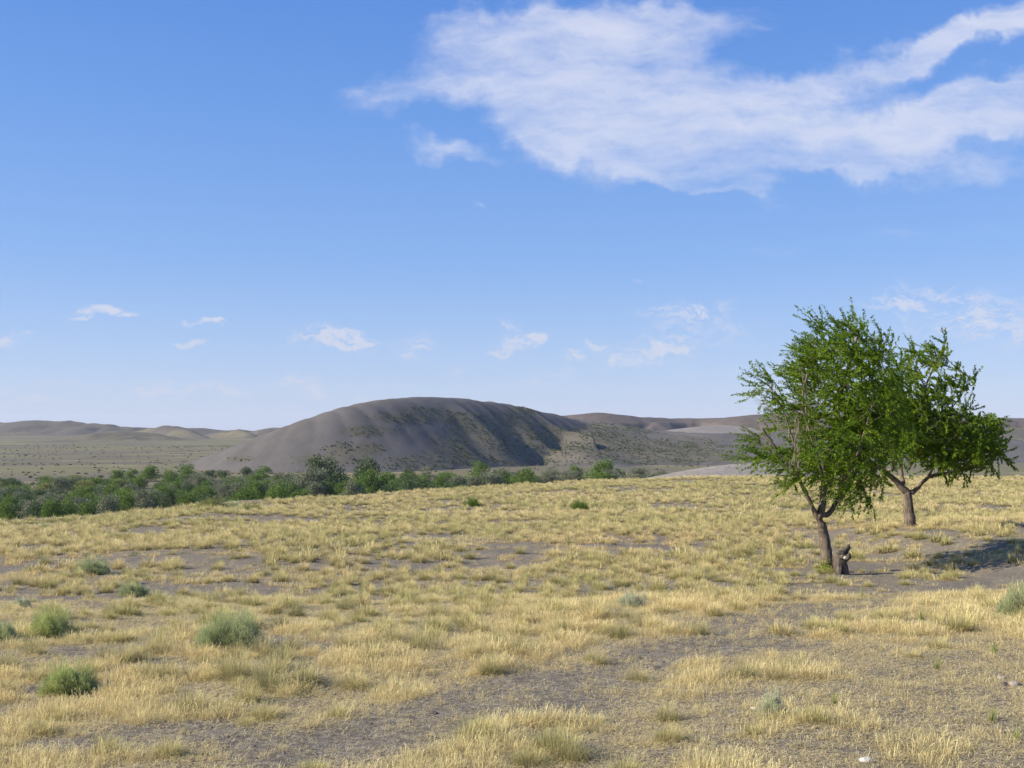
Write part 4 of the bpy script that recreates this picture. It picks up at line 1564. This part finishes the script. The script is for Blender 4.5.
def valley():
    P_ = {}
    for key, mat in (('dark', 'v_dark'), ('green', 'v_green'), ('grey', 'v_grey'), ('yel', 'v_yel')):
        for kind in ('round', 'tall', 'low'):
            P_[key, kind] = [valley_proto(kind, 800 + len(P_) * 7 + j, M[mat]) for j in range(2)]
    cnt = [0]

    def put(px, top, w, Y, key, kind, label, group=None, name='willow_tree'):
        """px centre, py of its top, width in pixels at distance Y"""
        r = ray(px, top)
        x = r[0] * Y; zt = r[2] * Y
        zg = float(h_base(x, Y, False))
        zg = max(zg, float(h_dune(np.array([x]), np.array([float(Y)]))[0])) if Y > 440 else zg
        H = max(1.2, zt - zg)
        W = w / F * Y
        cr, tk = P_[key, kind][cnt[0] % 2]
        sx = W / {'round': 1.25, 'tall': .85, 'low': 1.45}[kind]
        root = bpy.data.objects.new(name, None)
        COL.objects.link(root)
        root.location = (x, Y, zg - .15)
        root.rotation_euler = (0, 0, cnt[0] * 2.17)
        root.scale = (sx, sx, H * 1.08)
        link('crown', cr, root); link('trunk', tk, root)
        tag(root, label, 'tree' if name.endswith('tree') else 'shrub', group)
        cnt[0] += 1
        return root
    # trees that can be told apart
    N = [(325, 454, 44, 330, 'dark', 'round', 'tallest dark green tree in front of the big dune'),
         (312, 470, 62, 300, 'grey', 'round', 'wide grey-green olive bush at the foot of the tallest dark tree'),
         (368, 458, 30, 330, 'dark', 'tall', 'upright dark tree right of the tallest one'),
         (370, 470, 36, 300, 'green', 'round', 'bright green tree in front of the upright dark tree'),
         (402, 472, 34, 320, 'green', 'round', 'medium green rounded tree below the dune shadow'),
         (425, 468, 34, 350, 'grey', 'low', 'pale grey bush left of the bright green domed tree'),
         (410, 467, 16, 380, 'dark', 'round', 'small dark treetop behind the medium green tree'),
         (479, 462, 32, 380, 'green', 'round', 'bright green domed tree in front of the ribbed dune face'),
         (450, 471, 34, 360, 'green', 'low', 'low green bush left of the bright domed tree'),
         (502, 468, 30, 400, 'grey', 'round', 'grey bush right of the bright domed tree'),
         (524, 467, 32, 360, 'green', 'round', 'green rounded tree with a flat top, middle of the valley row'),
         (550, 468, 34, 400, 'grey', 'low', 'grey willow bush between two green trees'),
         (600, 459, 52, 400, 'green', 'round', 'widest deep green tree at the right end of the valley row'),
         (575, 465, 26, 400, 'green', 'low', 'lower green shoulder tree left of the widest one'),
         (640, 467, 30, 420, 'grey', 'round', 'grey-green bush just right of the widest tree'),
         (662, 470, 30, 430, 'grey', 'low', 'pale low bush ending the valley row at the right'),
         (619, 468, 18, 440, 'dark', 'low', 'small dark bush tucked behind the widest tree'),
         (188, 464, 30, 420, 'green', 'round', 'green tree at the left foot of the big dune'),
         (148, 465, 28, 430, 'green', 'round', 'green tree standing out on the plain left of the dune'),
         (132, 469, 20, 430, 'green', 'round', 'small green tree left of the plain tree'),
         (117, 470, 16, 440, 'green', 'tall', 'leftmost small tree of the plain group'),
         (170, 470, 26, 400, 'green', 'round', 'rounded tree between the plain group and dune foot'),
         (209, 469, 16, 450, 'dark', 'round', 'small dark bush beside the dune foot tree'),
         (224, 470, 24, 420, 'dark', 'low', 'dark low bush at the base of the dune'),
         (248, 466, 22, 440, 'dark', 'round', 'left of the twin trees on the dune base'),
         (264, 466, 26, 430, 'green', 'round', 'right of the twin trees on the dune base'),
         (120, 478, 38, 400, 'yel', 'low', 'bright yellow-green low bush on the plain'),
         (75, 475, 40, 420, 'yel', 'low', 'flat yellow-green bush at the far left plain')]
    for a in N:
        put(*a[:6], a[6])
    g = random.Random(12)
    grp = {'dark': 'dark green willows packed in the valley thicket', 'green': 'mid green willows packed in the valley thicket',
           'grey': 'grey-green bushes packed in the valley thicket', 'yel': 'yellow-green bushes packed in the valley thicket'}
    lab = {'dark': 'dark green willow packed into the valley thicket', 'green': 'mid green willow packed into the valley thicket',
           'grey': 'grey-green bush packed into the valley thicket', 'yel': 'yellow-green bush packed into the valley thicket'}

    def fill(where, n, x0, x1, topf, Y0, Y1, w0, w1, keys):
        for _ in range(n):
            px = g.uniform(x0, x1)
            key = g.choice(keys)
            put(px, topf(px) + g.uniform(-2, 4), g.uniform(w0, w1), g.uniform(Y0, Y1), key, g.choice(['round', 'low', 'round']), lab[key] + ', ' + where, grp[key] + ', ' + where)
    # near band, left: tops from y 487 (x 0) to 478 (x 260)
    fill('front rows at the left', 24, -20, 150, lambda p: 494 - p * .03, 235, 275, 26, 44, ['green', 'grey', 'dark', 'green', 'grey'])
    fill('front rows below the dune foot', 26, 90, 330, lambda p: 486 - (p - 100) * .03, 270, 310, 26, 42, ['green', 'green', 'dark', 'grey'])
    fill('row under the left dune slope', 16, 170, 300, lambda p: 476, 330, 370, 22, 34, ['green', 'dark', 'grey', 'grey'])
    fill('left end, nearest the field', 20, -20, 110, lambda p: 501 - p * .04, 200, 232, 30, 46, ['green', 'grey', 'dark'])
    fill('middle left, nearest the field', 16, 60, 300, lambda p: 492 - (p - 60) * .035, 240, 275, 28, 44, ['green', 'dark', 'green', 'grey'])
    fill('below the tall dark tree and dune face', 12, 330, 470, lambda p: 478, 260, 300, 22, 34, ['green', 'dark', 'grey', 'green'])
    fill('middle of the belt', 20, 150, 330, lambda p: 480, 300, 340, 26, 40, ['green', 'green', 'dark', 'grey'])
    fill('wide bushes under the dune face', 12, 335, 500, lambda p: 473, 320, 370, 30, 42, ['green', 'grey', 'dark', 'green'])
    fill('wide bushes near the right end', 8, 490, 620, lambda p: 470, 370, 400, 28, 40, ['green', 'grey', 'grey'])
    fill('far left, between front and back rows', 16, -20, 130, lambda p: 486, 280, 330, 28, 42, ['green', 'grey', 'dark'])
    # second band
    fill('back row at the far left', 26, -20, 140, lambda p: 477.5, 345, 395, 20, 34, ['dark', 'grey', 'dark', 'green', 'yel'])
    fill('back row on the plain side', 14, 140, 200, lambda p: 476, 330, 390, 20, 30, ['green', 'dark', 'green'])
    fill('back row at the dune foot', 12, 225, 330, lambda p: 474, 380, 420, 20, 30, ['grey', 'dark', 'grey', 'green'])
    fill('row beneath the dune face', 16, 320, 480, lambda p: 475, 300, 370, 20, 32, ['green', 'dark', 'grey', 'green'])
    fill('thin right-hand end', 12, 480, 660, lambda p: 472, 380, 430, 18, 28, ['green', 'grey', 'grey'])


def dune_scrub():
    ms = []
    for s, mt in enumerate(('v_dark', 'v_grey', 'v_dark')):
        g = np.random.default_rng(900 + s)
        n = 150
        v = g.normal(0, 1, (n, 3)); v /= np.linalg.norm(v, axis=1)[:, None]; v[:, 2] = np.abs(v[:, 2])
        c = v * g.uniform(.5, 1, n)[:, None] * np.array([.5, .5, .45])
        d = v + g.normal(0, .5, (n, 3)); d /= np.linalg.norm(d, axis=1)[:, None]
        s_ = np.cross(d, g.normal(0, 1, (n, 3))); s_ /= np.linalg.norm(s_, axis=1)[:, None]
        V = np.stack([c, c + d * .1 + s_ * .08, c + d * .2, c + d * .1 - s_ * .08], 1).reshape(-1, 3)
        ms.append(mesh_np('scrub_bush', V, np.arange(4 * n).reshape(n, 4), [M[mt]], False, {'t': np.full(4 * n, .4)}))
    n = 220000
    x = rng.uniform(-330, 400, n); y = rng.uniform(470, 860, n)
    z = h_dune(x, y)
    gz = h_base(x, y, False)
    w = dune_veg(x, y, z)
    cl = smooth(-.1, .4, fbm(x, y, 7, 3, 92))
    keep = (rng.uniform(0, 1, n) < w * (.14 + .6 * cl)) & (z > gz - .5)
    x, y, z = x[keep], y[keep], z[keep]
    k = len(x)
    o = scatter('scrub', np.stack([x, y, z - .1], 1), rng.uniform(0, 6.28, k), rng.uniform(.35, 1.2, k), rng.integers(0, 3, k), rng.uniform(0, 1, k), ms)
    tag(o, 'low desert scrub dotted over the dune slopes', 'scrub', kind='stuff')
    # sage dots over the plain on the left
    n = 9000
    y = np.sqrt(rng.uniform(380 ** 2, 1300 ** 2, n)); x = y * rng.uniform(-.62, .3, n)
    cl = smooth(0.0, .5, fbm(x, y, 60, 3, 97))
    keep = rng.uniform(0, 1, n) < .15 + .85 * cl
    x, y = x[keep], y[keep]; k = len(x)
    zz = np.maximum(h_base(x, y, False), np.where(y > 950, h_left(x, y), -99))
    o = scatter('scrub', np.stack([x, y, zz - .1], 1), rng.uniform(0, 6.28, k), rng.uniform(.5, 1.7, k), rng.integers(0, 3, k), rng.uniform(0, 1, k), ms)
    tag(o, 'sagebrush dotted over the plain behind the river trees', 'scrub', kind='stuff')


if 'T' not in DBG:
    grass_field()
    pebbles()
    tussocks()
    small_sprigs()
    shrubs()
    rocks()
    elms()
    stump()
valley()
dune_scrub()
